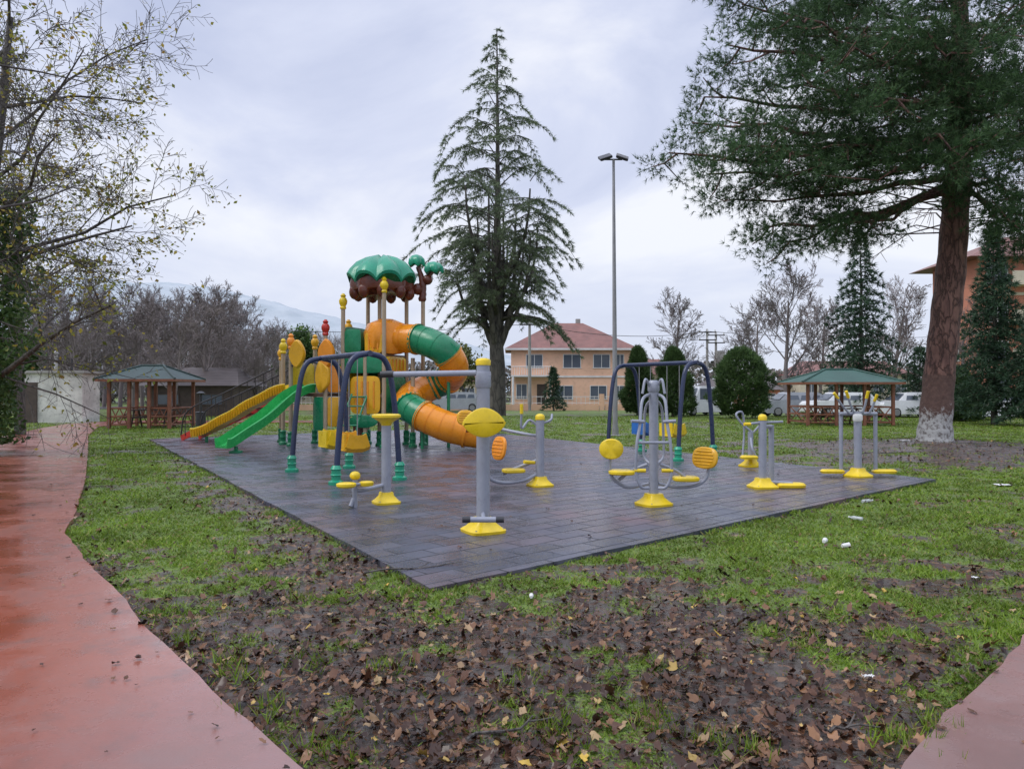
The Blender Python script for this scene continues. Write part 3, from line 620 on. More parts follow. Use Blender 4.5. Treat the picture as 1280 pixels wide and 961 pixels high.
def cedar():
    loc=Vector((XP(621,48),48,0)); root=plant('cedar_tree','tall sparse cedar with drooping branches standing behind the play tower',loc); nr=np.random.default_rng(3); rg=random.Random(8); mb=MB()
    Hh=24.2; mb.tube([loc+Vector((x_,0,z_)) for x_,z_ in [(0,-.2),(.05,3),(-.05,5),(.1,8),(.05,12),(.05,18),(0,Hh)]],[.60,.5,.42,.28,.20,.11,.03],12,False)
    for fx,fy,top in ((-.9,.2,12.5),(.85,-.2,11.5),(-.35,-.8,14),(.3,.8,13)):
        mb.tube(catmull([loc+Vector((0,0,4.0)),loc+Vector((fx*.75,fy*.75,5.6)),loc+Vector((fx*1.25,fy*1.25,8.2)),loc+Vector((fx*1.35,fy*1.35,top))],5),[.27*(1-.055*i) for i in range(16)],8,False)
    P=[];D=[]
    def prof(z):
        zz=[5,6,8,10,13,16,18,20,22,24.2]; rr=[3.8,4.6,5.1,5.3,5.0,4.4,3.5,2.4,1.4,.4]; return float(np.interp(z,zz,rr))
    def spray(p0,a,rad,rise,droop,r0,dn=1.0):
        dx,dy=math.cos(a),math.sin(a); pts=[]
        for q in np.linspace(0,1,9): pts.append(p0+Vector((dx*rad*q,dy*rad*q,rad*(rise*math.sin(q*2.3)-droop*q*q*q))))
        mb.tube(pts,[max(.012,r0*(1-q)**.8) for q in np.linspace(0,1,9)],5,False)
        n_=max(3,int(rad/.22))
        for j in range(n_):
            q=.22+.78*(j+rg.random())/n_; pi=min(7.999,q*8); p=pts[int(pi)].lerp(pts[int(pi)+1],pi-int(pi))
            P.append(tuple(p)); D.append((dx,dy,-.4))
            for sgn in (-1,1):
                if rg.random()>.64*dn: continue
                L_=rg.uniform(.2,.85)*(1.15-q)*min(1,rad/3)+.12; e=p+Vector((-dy*sgn*L_*.8+dx*L_*.5,dx*sgn*L_*.8+dy*L_*.5,-L_*.38))
                mb.tube([p,e],[.010,.006],3,False)
                for t in np.linspace(.3,1,max(2,int(L_/.22))):
                    w_=p.lerp(e,t); P.append(tuple(w_)); D.append((dx*.6-dy*sgn*.4,dy*.6+dx*sgn*.4,-.7+rg.uniform(-.25,.25)))
    nb=126
    for k in range(nb):
        t=(k+rg.random())/nb; z=6.2+(Hh-6.3)*t; rad=prof(z+.4)*(rg.uniform(.35,.7) if rg.random()<.35 else rg.uniform(.75,1.12)); spray(loc+Vector((0,0,z)),k*2.39996+rg.uniform(-.9,.9),rad,rg.uniform(.05,.45) ,rg.uniform(.2,.65),.062*(1-t*.7))
    for k in range(13):
        a=k*2.39996+.4; z=rg.uniform(4.6,8.5); L_=rg.uniform(3.2,6.5); out=rg.uniform(1.4,3.1); pts=[]
        for q in np.linspace(0,1,7): pts.append(loc+Vector((math.cos(a)*out*math.sin(q*1.57),math.sin(a)*out*math.sin(q*1.57),z+L_*q**1.5)))
        mb.tube(pts,[.15*(1-.8*q)+.02 for q in np.linspace(0,1,7)],7,False)
        for j in range(11):
            p=pts[rg.randint(2,6)]; spray(p+Vector((0,0,rg.uniform(-.4,.6))),a+rg.uniform(-1.7,1.7),rg.uniform(1.0,2.8),rg.uniform(.1,.5),rg.uniform(.2,.7),.032)
    for a,L_ in ((.15,5.4),(3.0,3.6),(3.4,2.7),(-.5,3.8),(1.6,3.8),(.0,4.8)):
        spray(loc+Vector((0,0,6.0)),a,L_,.10,.5,.10,1.4); spray(loc+Vector((0,0,6.9)),a+.35,L_*.95,.12,.5,.09,1.4)
    mb.build('trunk',M['cedarbark'],root,True,1.3)
    v,f=tufts_np(P,D,8,.32,.036,nr,.5); mesh_np('crown',v,f,M['cedar'],root)
cedar()
def pine():
    loc=Vector((11.0,20.0,.2)); root=plant('pine_tree','huge pine with whitewashed trunk base spreading over the right side',loc); rg=random.Random(2); nr=np.random.default_rng(2)
    tp=[H(1168,556,20),H(1169,530,20),H(1174,470,20),H(1182,400,20),H(1190,330,20),H(1196,250,20),H(1200,180,20),H(1203,60,20.3),H(1196,-100,20.6),H(1195,-250,20.6)]
    tr=[.47,.39,.365,.36,.35,.32,.28,.23,.18,.08]; cp=catmull(tp,6); cr=list(np.interp(np.linspace(0,9,len(cp)),range(10),tr)); cr=[a*(1+.035*math.sin(i*1.7)) for i,a in enumerate(cr)]; mb=MB(); mb.tube(cp,cr,20,False); 
    P=[];D=[]
    def clump(c,rad,n):
        for _ in range(n):
            d=Vector((rg.gauss(0,1),rg.gauss(0,1),rg.gauss(0,.9)+.1)); d.normalize(); q=d*rad*(.25+.75*rg.random()); q.z*=.78
            P.append(tuple(c+q)); D.append((d.x*1.0,d.y*1.0,d.z*1.0+.1))
    def limb(a,b,r0,n=7,big=1.0):
        sag=(b-a).length*.07; pts=[]
        for q in np.linspace(0,1,8):
            p=a.lerp(b,q); p.z+=-sag*math.sin(q*3.1)*(.4)+rg.gauss(0,.09); p.x+=rg.gauss(0,.1); p.y+=rg.gauss(0,.12); pts.append(p)
        mb.tube(pts,[max(.02,r0*(1-q*.84)) for q in np.linspace(0,1,8)],7,False)
        dr=(b-a).normalized()
        for j in range(n):
            q=.42+.58*(j+rg.random())/n; pi=min(6.999,q*7); p=pts[int(pi)].lerp(pts[int(pi)+1],pi-int(pi))
            sd=Vector((-dr.y,dr.x,0))*(1 if j%2 else -1); ln=rg.uniform(.6,1.3)*(1.25-q*.5)
            e=p+(sd*rg.uniform(.3,1)+dr*rg.uniform(.2,.7)+Vector((0,0,rg.uniform(-.7,.7)))).normalized()*ln
            mid=p.lerp(e,.5)+Vector((0,0,-.08)); mb.tube([p,mid,e],[.03,.022,.012],4,False)
            clump(e,rg.uniform(.50,.74)*big,rg.randint(52,66))
            if rg.random()<.5:
                e2=mid+Vector((rg.gauss(0,.55),rg.gauss(0,.5),rg.uniform(-.4,.6))); mb.tube([mid,e2],[.02,.01],4,False); clump(e2,.40*big,26)
        clump(b,.68,62)
    def tat(z):
        for p in cp:
            if p.z>=z: return p.copy()
        return cp[-1].copy()
    tg=[(840,190,20.5,8.2,.13),(885,215,19.2,7.5,.11),(862,160,20,8.2,.11),(880,120,21.5,9,.12),(905,60,19.5,9.8,.12),(925,8,21,10.6,.12),(955,190,18.3,7.9,.11),(945,290,19.5,6.9,.11),(925,255,20.4,7.2,.10),(990,302,20.8,6.8,.10),(1040,285,18.8,6.6,.08),(1000,240,21.5,7.6,.1),(1010,110,17.8,9,.1),(1040,180,18,8.2,.1),(1065,60,17.4,9.8,.1),(985,20,18.6,10.6,.1),(1110,120,17,9,.1),(1155,165,17,8,.08),(1130,40,17.5,10,.1),(1230,150,17.5,8.6,.1),(1275,90,19,9.4,.1),(1290,180,20.5,8.0,.1),(1270,235,19,7.2,.09),(1325,130,19,9,.1),(1230,40,17.6,10.2,.1),(1290,10,20,11,.1),(1000,60,23.5,10,.1),(1180,100,25.5,9,.12),(1260,140,25,9,.12),(1060,-40,20,12,.13),(980,-50,20,12.2,.13),(1150,-50,18,12.5,.12),(1250,-60,19,12.5,.12),(1340,-20,22,12,.12),(1380,200,21,8.5,.13),(900,-20,20.5,12,.12),(1100,-110,20,14,.1),(1250,-130,20,14,.1),
        (950,100,20.5,9.4,.1),(1060,0,22,11,.1),(1180,60,17.2,9.6,.09),(1210,110,17.6,9,.08),(1250,260,18.5,6.8,.07),(1295,285,20,6.6,.08),(1090,150,19,8.6,.1),(1150,90,22.5,9.4,.1),(1190,0,17.8,10.8,.1),(960,40,22.5,10.6,.1),(1120,205,17.6,7.6,.07),(1215,195,17.2,7.8,.07),(920,175,18.6,8.2,.1),(1010,25,19.6,10.8,.1),(1045,120,22,9,.1)]
    for px,py,Yy,za,r0 in tg: limb(tat(za),H(px,py,Yy),r0)
    for z in np.arange(9.2,17,.6):
        c=tat(z); a=rg.uniform(3.3,6.1); clump(c+Vector((math.cos(a)*.75,math.sin(a)*.75,rg.uniform(-.2,.3))),.55,40)
    for k in range(46):
        z=rg.uniform(5.4,9.8); p=tat(z); a=rg.uniform(2.2,4.2) if rg.random()<.7 else rg.uniform(-.8,.8); L_=rg.uniform(1.5,5.2); e=p+Vector((math.cos(a)*L_,math.sin(a)*L_,rg.uniform(-.9,.5))); mid=p.lerp(e,.5)+Vector((0,0,.25)); mb.tube([p,mid,e],[.024,.016,.007],4,False)
        for j in range(6):
            q=mid.lerp(e,rg.random()); mb.tube([q,q+Vector((rg.gauss(0,.4),rg.gauss(0,.4),rg.uniform(-.4,.1)))],[.009,.005],3,False)
    mb.build('trunk',M['pinebark'],root,True,1.3)
    ws=MB(); sel=[i for i,p in enumerate(cp) if p.z<2.2]; ws.tube([cp[i] for i in sel],[cr[i]+.008 for i in sel],24,False); ws.build('whitewash',M['wash'],root)
    v,f=tufts_np(P,D,12,.19,.015,nr,.62); mesh_np('crown',v,f,M['needle'],root); print('pine tufts',len(P))
pine()
# ---------------------------------------------------------------- play tower
def playtower():
    root=thing('playground_tower','colourful play tower with green palm roof, slides and orange tube slide','playground',(-4.3,21.8,.035))
    def post(x,y,top,cap):
        mb=MB(); mb.tube([(x,y,.03),(x,y,top)],.058,12); p=mb.build('post',M['tan'],root)
        s_=MB(); s_.lathe((x,y,.03),[(.12,0),(.12,.06),(.085,.1),(.085,.2),(.1,.22),(.085,.26),(.085,.36),(.1,.38),(.075,.42)],14); s_.build('sleeve',M['green'],p)
        if cap:
            c_=MB(); c_.lathe((x,y,top),[(.075,-.08),(.09,-.04),(.07,0),(.11,.08),(.12,.15),(.09,.22),(.06,.25),(.08,.3),(.03,.36)],14); c_.build('finial',M[cap],p)
        return p
    A=[(-6.25,21.7),(-5.15,21.2),(-4.75,22.3),(-5.85,22.8)]; B=[(-4.72,21.45),(-3.5,21.0),(-3.05,22.2),(-4.25,22.65)]
    post(-6.66,22.35,2.75,'yellow'); post(*A[0],2.85,'orange'); post(*A[1],3.2,'red'); post(*A[3],2.9,'amber')
    post(*B[0],3.95,'yellow'); post(*B[1],4.35,'yellow'); post(*B[2],4.5,None); post(*B[3],4.5,None); post(-3.75,21.75,4.5,'orange'); post(-2.55,22.0,4.3,None); post(-2.75,21.3,2.5,None); post(-7.0,23.3,2.6,'amber'); post(-4.05,21.2,2.6,None); post(-4.75,22.3,3.3,'amber')
    def deck(c,z,mat='deck'):
        mb=MB(); mb.add([(x,y,z) for x,y in c]+[(x,y,z-.09) for x,y in c],[(0,1,2,3),(7,6,5,4)]+[(i,(i+1)%4,(i+1)%4+4,i+4) for i in range(4)]); mb.build('deck',M[mat],root,False)
    deck(A,1.52); deck(B,1.5); deck(B,2.6)
    def panel(a,b,z0,z1,mat,slots=True,name='panel',fr=(0,1)):
        a=Vector((*a,0));b=Vector((*b,0)); a,b=a.lerp(b,fr[0]),a.lerp(b,fr[1]); u=(b-a).normalized(); L_=(b-a).length-.10; c=(a+b)/2
        o=ell(L_/2,(z1-z0)/2,6,28); mb=MB(); mb.plate(c+Vector((0,0,(z0+z1)/2)),u,Vector((0,0,1)),o,.05)
        p=mb.build(name,M[mat],root)
        if slots:
            n_=Vector((u.y,-u.x,0)); s_=MB(); ns=max(3,int(L_/.2))
            for k in range(ns):
                q=c+u*(-L_/2+L_*(k+1)/(ns+1))+Vector((0,0,(z0+z1)/2))
                s_.tube([q+n_*.03-Vector((0,0,(z1-z0)*.36)),q+n_*.03+Vector((0,0,(z1-z0)*.36))],.022,8)
            s_.build('rib',M['orange' if mat!='orange' else 'yellow'],p)
        return p
    panel(B[0],B[1],.95,2.0,'amber',fr=(.15,.95)); panel(B[0],B[1],2.08,2.55,'green',False); panel(B[0],B[1],2.65,3.3,'green',False,fr=(0,.48)); panel(B[0],B[1],2.62,3.2,'amber',True,fr=(.5,1))
    panel(A[0],A[1],.5,1.42,'green',False,fr=(.62,1)); panel(A[1],B[0],1.55,2.3,'orange',False); panel(A[1],B[0],.6,1.42,'amber',False)
    panel(A[1],A[2],1.55,2.35,'green',False); panel(A[3],A[0],1.55,2.4,'yellow'); panel(B[3],B[0],1.55,2.5,'yellow'); panel(B[2],B[3],1.55,2.5,'green',False); panel(B[3],B[0],2.65,3.4,'green',False); panel(B[2],B[3],2.65,3.4,'orange'); panel(B[1],B[2],.9,2.0,'green',False); panel(B[1],B[2],2.05,2.55,'yellow')
    for x,y,mat in ((-5.15,21.2,'orange'),(-6.05,21.55,'yellow')):
        mb=MB(); mb.plate((x+.05,y-.1,2.62),(1,-.3,0),(0,0,1),[(.20*math.cos(t)*(1+.25*math.cos(2*t)),.40*math.sin(t)) for t in np.linspace(0,6.283,25)[:-1]],.16); mb.build('guard_hood',M['orange' if mat=='orange' else 'amber'],root)
    mb=MB(); mb.plate((-5.2,21.1,1.98),(1,-.45,0),(0,0,1),[(.24*math.cos(t),.42*math.sin(t)*(1+.15*math.cos(3*t))) for t in np.linspace(0,6.283,25)[:-1]],.12); mb.build('guard_panel',M['amber'],root)
    mb=MB(); mb.tube(catmull([(-6.2,21.65,2.3),(-5.7,21.42,2.42),(-5.2,21.2,2.3)],6),.035,8); mb.build('grab_rail',M['blue'],root)
    sec=[(-.26,.21),(-.235,.23),(-.19,.04),(.19,.04),(.235,.23),(.26,.21),(.215,-.02),(-.215,-.02)]
    a=Vector((-5.75,21.35,1.56)); b=Vector((-7.10,19.1,.20)); d=b-a; pts=[]
    for q in np.linspace(-.06,1.06,26):
        qq=min(1,max(0,q)); s=qq*qq*(3-2*qq)*.35+qq*.65; pts.append(Vector((a.x+d.x*q,a.y+d.y*q,a.z+d.z*s+.03*math.sin(qq*9.5))))
    mb=MB(); mb.sweep(pts,sec); mb.build('slide_chute',M['lime'],root)['label']='bright green straight slide chute'
    mb=MB(); e=Vector((-6.95,19.35,0)); mb.tube([e+Vector((0,0,.03)),e+Vector((0,0,.2))],.05,10); mb.loft(e+Vector((0,0,.035)),[(.16,.12,0),(.16,.12,.05),(.06,.06,.08)]); mb.build('slide_foot',M['green'],root)
    a=Vector((-6.62,22.5,1.56)); b=Vector((-9.55,23.5,.22)); d=b-a; pts=[]
    for q in np.linspace(-.04,1.05,40):
        qq=min(1,max(0,q)); s=qq*qq*(3-2*qq)*.3+qq*.7; pts.append(Vector((a.x+d.x*q,a.y+d.y*q,a.z+d.z*s+.014*math.sin(qq*20))))
    mb=MB(); mb.sweep(pts,sec); 
    mb.build('slide_chute',M['yellow'],root)['label']='yellow ribbed slide chute'
    rb=MB()
    for i in range(1,39,1): rb.tube([pts[i]+Vector((-.09,-.25,-.05)),pts[i]+Vector((-.09,-.285,.20))],.024,6)
    rb.build('slide_side_rib',M['amber'],root)
    mb=MB(); e=Vector((-9.3,23.4,0)); mb.tube([e+Vector((0,0,.03)),e+Vector((0,0,.2))],.05,10); mb.build('slide_foot',M['green'],root)
    a=Vector((-6.9,23.1,1.5)); b=Vector((-10.3,24.6,.1)); d=b-a; pr_=Vector((-d.y,d.x,0)).normalized()
    st=MB()
    for sg in (-1,1): st.sweep([a+pr_*.35*sg,b+pr_*.35*sg],[(-.025,-.09),(.025,-.09),(.025,.09),(-.025,.09)])
    st.build('stair_stringer',M['red'],root)
    for k in range(8):
        q=a+d*((k+.5)/8); t_=MB(); t_.box(q,(.3,.68,.04),math.atan2(d.y,d.x)); t_.build('stair_tread',M['deck'],root)
    for sg in (-1,1):
        h_=MB(); u=Vector((0,0,.75)); h_.tube(catmull([a+pr_*.38*sg+u,a+d*.5+pr_*.38*sg+u,b-d*.08+pr_*.38*sg+u,b+pr_*.38*sg+Vector((0,0,.1))],5),.022,8)
        for q in np.linspace(0.02,.95,12): p=a+d*q+pr_*.38*sg; h_.tube([p,p+u],.013,6)
        h_.build('handrail',M['dark'],root)
    path=catmull([(-3.75,21.75,3.02),(-3.2,21.5,3.05),(-2.55,21.15,3.0),(-1.9,20.8,2.72),(-1.6,21.05,2.3),(-1.75,21.8,1.98),(-2.3,22.1,1.72),(-2.8,21.65,1.46),(-2.8,20.95,1.18),(-2.35,20.5,.92),(-1.75,20.3,.66),(-1.2,20.25,.52)],10)
    n_=len(path)-1; cuts=[(0,.17,'orange'),(.17,.31,'green'),(.31,.47,'orange'),(.47,.54,'green'),(.54,.74,'orange'),(.74,.82,'green'),(.82,1,'orange')]
    for c0,c1,mat in cuts:
        i0,i1=round(c0*n_),round(c1*n_); pp=path[i0:i1+1]; r=[.40]*len(pp); m_=MB(); m_.tube(pp,r,22,False)
        for q in (0,-1):
            tdir=(pp[1]-pp[0]).normalized() if q==0 else (pp[-1]-pp[-2]).normalized(); p=pp[q]
            m_.tube([p-tdir*.035,p+tdir*.035],.435,22,True if (q==-1 and c1<1) or (q==0 and c0>0) else False)
        for k_ in range(4,len(pp)-3,5):
            tdir=(pp[k_+1]-pp[k_-1]).normalized(); m_.tube([pp[k_]-tdir*.012,pp[k_]+tdir*.012],.412,22,False)
        m_.build('tube_section',M[mat],root)
    e=path[-1]; mb=MB(); half=[(.40*math.cos(t),.40*math.sin(t)) for t in np.linspace(math.pi,2*math.pi,13)]; half+= [(x_*.93,y_*.93) for x_,y_ in half[::-1]]
    mb.sweep([e,e+Vector((.3,-.02,-.04)),e+Vector((.55,-.05,-.05))],half); mb.build('slide_exit',M['orange'],root)
    inn=MB(); inn.tube([path[-1]-Vector((.03,0,0)),path[-1]-Vector((.02,0,0))],.37,18,True); inn.build('tube_shade_disc',M['dark'],root)  # dark disc standing in for the shade inside the tube
    hd=MB(); hd.loft((-3.55,21.62,2.62),[(.3,.5,0),(.55,.55,.15),(.6,.58,.6),(.5,.5,.85),(.2,.2,.98)],3.0,.4,28); hd.build('tube_entry_hood',M['orange'],root)
    for x,y,z in ((-1.75,21.2,1.9),(-2.4,20.6,.6),(-2.45,22.1,1.3)):
        mb=MB(); mb.tube([(x,y,.03),(x,y,z)],.045,10); mb.build('support_post',M['green'],root)
    S=.9; c=Vector((-3.70,21.85,4.37))
    mb=MB(); mb.lathe(c,[(.80*S,0),(.93*S,.06),(.98*S,.25),(.94*S,.43),(.7*S,.54)],64,None,lambda i,a,r,z:(r*(1+.035*math.cos(9*a)),z-(.16*max(0,math.cos(9*a)) if i<2 else .05*max(0,math.cos(9*a)) if i==2 else 0))); mb.build('roof_skirt',M['brown'],root)
    for k in range(9):
        a_=2*math.pi*k/9; b_=MB(); b_.ball(c+Vector((.86*S*math.cos(a_),.86*S*math.sin(a_),.0)),.16,12,(1,1,1.35)); b_.build('roof_drop',M['brown'],root)
    mb=MB(); mb.lathe(c+Vector((0,0,.40)),[(1.02*S,-.06),(1.06*S,.02),(.98*S,.18),(.78*S,.38),(.5*S,.52),(.2*S,.6),(.02,.62)],72,None,lambda i,a,r,z:(r*(1+.07*abs(math.sin(4*a))-.02),z+(.10*abs(math.sin(4*a))-.12*(1-abs(math.sin(4*a)))**2 if i<2 else .07*abs(math.sin(4*a))*(r>.1)))); mb.build('roof_canopy',M['leafgreen'],root)
    t0=Vector((-2.58,22.0,4.15)); mb=MB(); mb.tube(catmull([t0,t0+Vector((.03,0,.35)),t0+Vector((-.02,0,.7)),t0+Vector((-.12,0,1.0))],5),[.09,.12,.1,.11,.09,.1,.1,.12,.09,.09,.08,.08,.07,.07,.07,.06],10); mb.ball(t0+Vector((.16,-.02,.62)),.15); mb.ball(t0+Vector((-.12,-.02,.35)),.17); mb.tube([t0+Vector((0,0,.5)),t0+Vector((.3,0,.85))],.06,8); mb.build('tree_ornament_trunk',M['brown'],root)
    for dx,dz,r in ((-.16,1.13,.22),(.33,.93,.26)):
        mb=MB(); mb.lathe(t0+Vector((dx,-.02,dz)),[(r*.9,-.1),(r*1.05,-.03),(r*.95,.08),(r*.6,.17),(.03,.21)],40,None,lambda i,a,rr,z:(rr*(1+.12*math.cos(5*a)),z-.04*math.cos(5*a)*(i<2))); mb.build('tree_ornament_leaf',M['leafgreen'],root)
    mb=MB(); mb.lathe((-4.3,21.6,.03),[(.26,0),(.2,.12),(.17,.5),(.2,.8),(.14,.9)],16); mb.build('play_stump',M['brown'],root)
    mb=MB(); mb.plate((-4.1,21.15,.75),(1,-.35,0),(0,0,1),[(.45*math.cos(t),.18*math.sin(t)) for t in np.linspace(0,6.283,21)[:-1]],.06); mb.build('play_counter',M['green'],root)
    lad=MB()
    for s_ in (-.22,.22): lad.tube(catmull([(-4.5+s_,20.6,.03),(-4.35+s_,20.85,.9),(-4.2+s_,21.2,1.5)],5),.03,8)
    for q in np.linspace(.1,.95,6): z=1.5*q; yy=20.6+.6*q*q; lad.tube([(-4.72+.3*q,yy,z),(-4.28+.3*q,yy,z)],.022,6)
    lad.build('climbing_ladder',M['green'],root)
playtower()
# ---------------------------------------------------------------- swings
def swing(o2,label,seats):
    u=Vector((.96,.68,0)); bd=Vector((-1.31,2.0,0)); z0=.035
    near=Vector((o2[0],o2[1],z0)); root=thing('swing_set',label,'swing',near+u/2+bd/2)
    mids=[]
    for k in range(2):
        f1=near+bd*k; f2=f1+u; mid=(f1+f2)/2; mids.append(mid+Vector((0,0,2.2)))
        for f in (f1,f2):
            dv=mid-f
            pts=catmull([f,f+dv*.06+Vector((0,0,.6)),f+dv*.16+Vector((0,0,1.25)),f+dv*.32+Vector((0,0,1.85)),f+dv*.55+Vector((0,0,2.12)),mid+Vector((0,0,2.2))],5)
            mb=MB(); mb.tube(pts,.050,12); lg=mb.build('leg',M['blue'],root)
            s_=MB(); s_.lathe(f,[(.13,0),(.13,.05),(.08,.08),(.08,.14),(.10,.16),(.08,.18),(.08,.24),(.10,.26),(.075,.3),(.06,.32)],14); s_.build('foot_sleeve',M['leafgreen'],lg)
    mb=MB(); mb.tube([mids[0]-bd.normalized()*.06,mids[1]+bd.normalized()*.06],.05,12); mb.build('top_beam',M['blue'],root)
    for t,mat in seats:
        p=mids[0].lerp(mids[1],t); c=Vector((p.x,p.y,.55)); bn=bd.normalized(); un=u.normalized()
        ch=MB()
        for s_ in (-.2,.2):
            ch.tube([p+bn*s_,c+bn*s_+Vector((0,0,.18))],.009,5)
        st=MB(); sec=[(-.22,.30),(-.22,.02),(-.14,-.05),(.14,-.05),(.22,.02),(.22,.26),(.19,.26),(.19,.04),(.13,-.01),(-.13,-.01),(-.19,.04),(-.19,.30)]
        st.sweep([c-un*.24+Vector((0,0,.04)),c-un*.12,c+un*.12,c+un*.24+Vector((0,0,.04))],sec)
        st.box(c-un*.23+Vector((0,0,.14)),(.04,.4,.3),math.atan2(un.y,un.x))
        so_=st.build('swing_seat',M[mat],root); ch.build('chain',M['galv'],so_)
    return root
swing((-2.93,12.8),'navy framed swing with yellow bucket seats in front of the play tower',[(.3,'amber'),(.68,'yellow')])
swing((3.69,17.07),'navy framed swing with blue and yellow seats behind the seated exercise machine',[(.3,'yellow'),(.7,'bluep')])
# ---------------------------------------------------------------- fitness equipment
SZ=.035
def base(mb,p,hw=.2,rz=.5): mb.loft((p.x,p.y,SZ),[(hw,hw,0),(hw*1.02,hw*1.02,.03),(hw*.8,hw*.8,.06),(hw*.55,hw*.55,.11),(hw*.48,hw*.48,.16)],4.5,rz)
def fpost(root,p,top,r=.07,cap='yellow',hw=.2,name='post',rz=.5):
    mb=MB(); mb.tube([(p.x,p.y,SZ+.02),(p.x,p.y,top)],r,18); po=mb.build(name,M['steel'],root)
    b=MB(); base(b,p,hw,rz); bf=b.build('base_flange',M['yellow'],root)
    bo=MB()
    for k in range(4):
        a=rz+math.pi/4+k*math.pi/2; q=(p.x+math.cos(a)*hw*1.08,p.y+math.sin(a)*hw*1.08); bo.tube([(q[0],q[1],SZ+.02),(q[0],q[1],SZ+.05)],.012,6)
    bo.build('bolt',M['galv'],bf)
    if cap: c=MB(); c.lathe((p.x,p.y,top),[(r*1.12,-.05),(r*1.15,0),(r*1.05,.02),(r*.75,.04),(r*.3,.05)],16); c.build('cap',M[cap],root)
    return po
def tub(root,name,pts,r,mat='steel',sm=6,n=10):
    mb=MB(); mb.tube(catmull(pts,sm) if len(pts)>2 else pts,r,n); return mb.build(name,M[mat],root)
def seat(root,c,w,d,mat='yellow',rz=0,name='seat'):
    mb=MB(); mb.plate(c,(math.cos(rz),math.sin(rz),0),(-math.sin(rz),math.cos(rz),0),ell(w/2,d/2,3),.06); return mb.build(name,M[mat],root)
def backrest(root,c,u,w,h,mat='orange',tilt=.15):
    u=Vector(u).normalized(); n_=Vector((u.y,-u.x,0)); v=(Vector((0,0,1))+n_*tilt*-1).normalized(); mb=MB(); mb.plate(c,u,v,ell(w/2,h/2,2.6,24),.06); b=mb.build('backrest',M[mat],root)
    rb=MB()
    for k in range(-2,3): 
        q=Vector(c)+v*k*h*.15; hw=w*.4*math.sqrt(max(.1,1-(k/3.2)**2)); 
        for s in (-1,1): rb.tube([q-u*hw+u.cross(v)*.032*s,q+u*hw+u.cross(v)*.032*s],.011,6)
    rb.build('rib',M[mat],b); return b
p=G(604,668); r=thing('exercise_station','tall grey exercise post with rounded yellow board and long side bar, nearest the camera','exercise machine',(p.x,p.y,SZ))
fpost(r,p,1.93,.075,None,.215)
c_=MB(); c_.lathe((p.x,p.y,1.93),[(.082,-.05),(.085,0),(.07,.02),(.03,.03)],18); c_.build('cap',M['yellow'],r)
c_=MB(); c_.lathe((p.x,p.y,1.72),[(.082,-.09),(.088,-.07),(.088,.07),(.082,.09)],18); c_.build('collar',M['steel'],r)
tub(r,'side_bar',[H(595,466,8.4),H(482,468,8.5)],.032); tub(r,'bar_grip',[H(492,467.5,8.49),H(476,468,8.51)],.038,'dark')
kb=[]
for t in np.linspace(0,6.283,41)[:-1]:
    x_=.235*math.cos(t); y_=.145*math.sin(t)*(1.0-.10*math.cos(2*t))
    kb.append((x_,y_-.03*(x_/.235)**2*(1 if math.sin(t)>0 else -.3)))
mb=MB(); mb.plate(H(605,528,8.28),(1,0,0),(0,0,1),kb,.05); mb.build('backboard',M['yellow'],r)
tub(r,'board_bracket',[H(603,530,8.42),H(605,529,8.3)],.03)
tub(r,'foot_bar',[H(580,649,8.12),H(628,649,8.12)],.030); tub(r,'foot_bar_bracket',[(p.x,p.y,.24),H(604,649,8.12)],.025)
for a,b in ((578,588),(620,630)): tub(r,'foot_grip',[H(a,649,8.12),H(b,649,8.12)],.034,'dark')
p=G(483,632); r=thing('exercise_station','short grey exercise post topped with a flat yellow hand wheel, left of nearest post','exercise machine',(p.x,p.y,SZ))
fpost(r,p,1.15,.068,None,.175)
mb=MB(); mb.lathe((p.x,p.y,1.12),[(.06,-.02),(.09,.04),(.17,.09),(.20,.11),(.20,.14),(.17,.155),(.05,.14)],28); mb.build('hand_wheel',M['yellow'],r)
tub(r,'side_arm',[(p.x,p.y,.30),H(455,612,10.4),H(441,612,10.3)],.03); q=H(444,612,10.3)
tub(r,'pedal_post',[(q.x,q.y,SZ),(q.x,q.y,.42)],.035); mb=MB(); mb.ball((q.x,q.y,.46),.075,14,(1,1,.8)); mb.build('knob',M['yellow'],r)
q2=H(433,606,10.1); mb=MB(); mb.lathe((q2.x,q2.y,q2.z-.03),[(.11,0),(.13,.02),(.13,.05),(.1,.06)],20); mb.build('turn_plate',M['yellow'],r)
q3=H(458,604,10.3); mb=MB(); mb.lathe((q3.x,q3.y,q3.z-.03),[(.09,0),(.1,.02),(.1,.05),(.08,.06)],20); mb.build('turn_plate',M['yellow'],r)
tub(r,'plate_arm',[q2,q3],.02); tub(r,'foot_strut',[(q.x-.02,q.y,.15),(q.x-.05,q.y-.05,SZ+.02)],.03)
p=G(675,610); Yc=p.y; r=thing('exercise_station','grey exercise machine with orange ribbed backrest right behind the nearest post','exercise machine',(p.x,p.y,SZ))
fpost(r,p,1.17,.07,'yellow',.19)
tub(r,'seat_arm',[H(672,592,Yc),H(655,600,Yc-.1),H(630,603,Yc-.2),H(612,597,Yc-.3),H(606,575,Yc-.35)],.03)
tub(r,'seat_arm',[H(672,575,Yc),H(650,583,Yc+.1),H(628,592,Yc)],.028)
seat(r,H(642,588,Yc-.05),.38,.32,'yellow',.2); backrest(r,H(624,560,Yc-.3),(.6,-1,0),.40,.38,'orange')
tub(r,'handle_bar',[H(675,535,Yc),H(662,525,Yc),H(652,535,Yc-.1),H(652,512,Yc-.15)],.02); tub(r,'handle_bar',[H(675,530,Yc),H(688,525,Yc),H(690,518,Yc+.1)],.02)
tub(r,'grip',[H(652,517,Yc-.15),H(652,505,Yc-.16)],.028,'yellow')
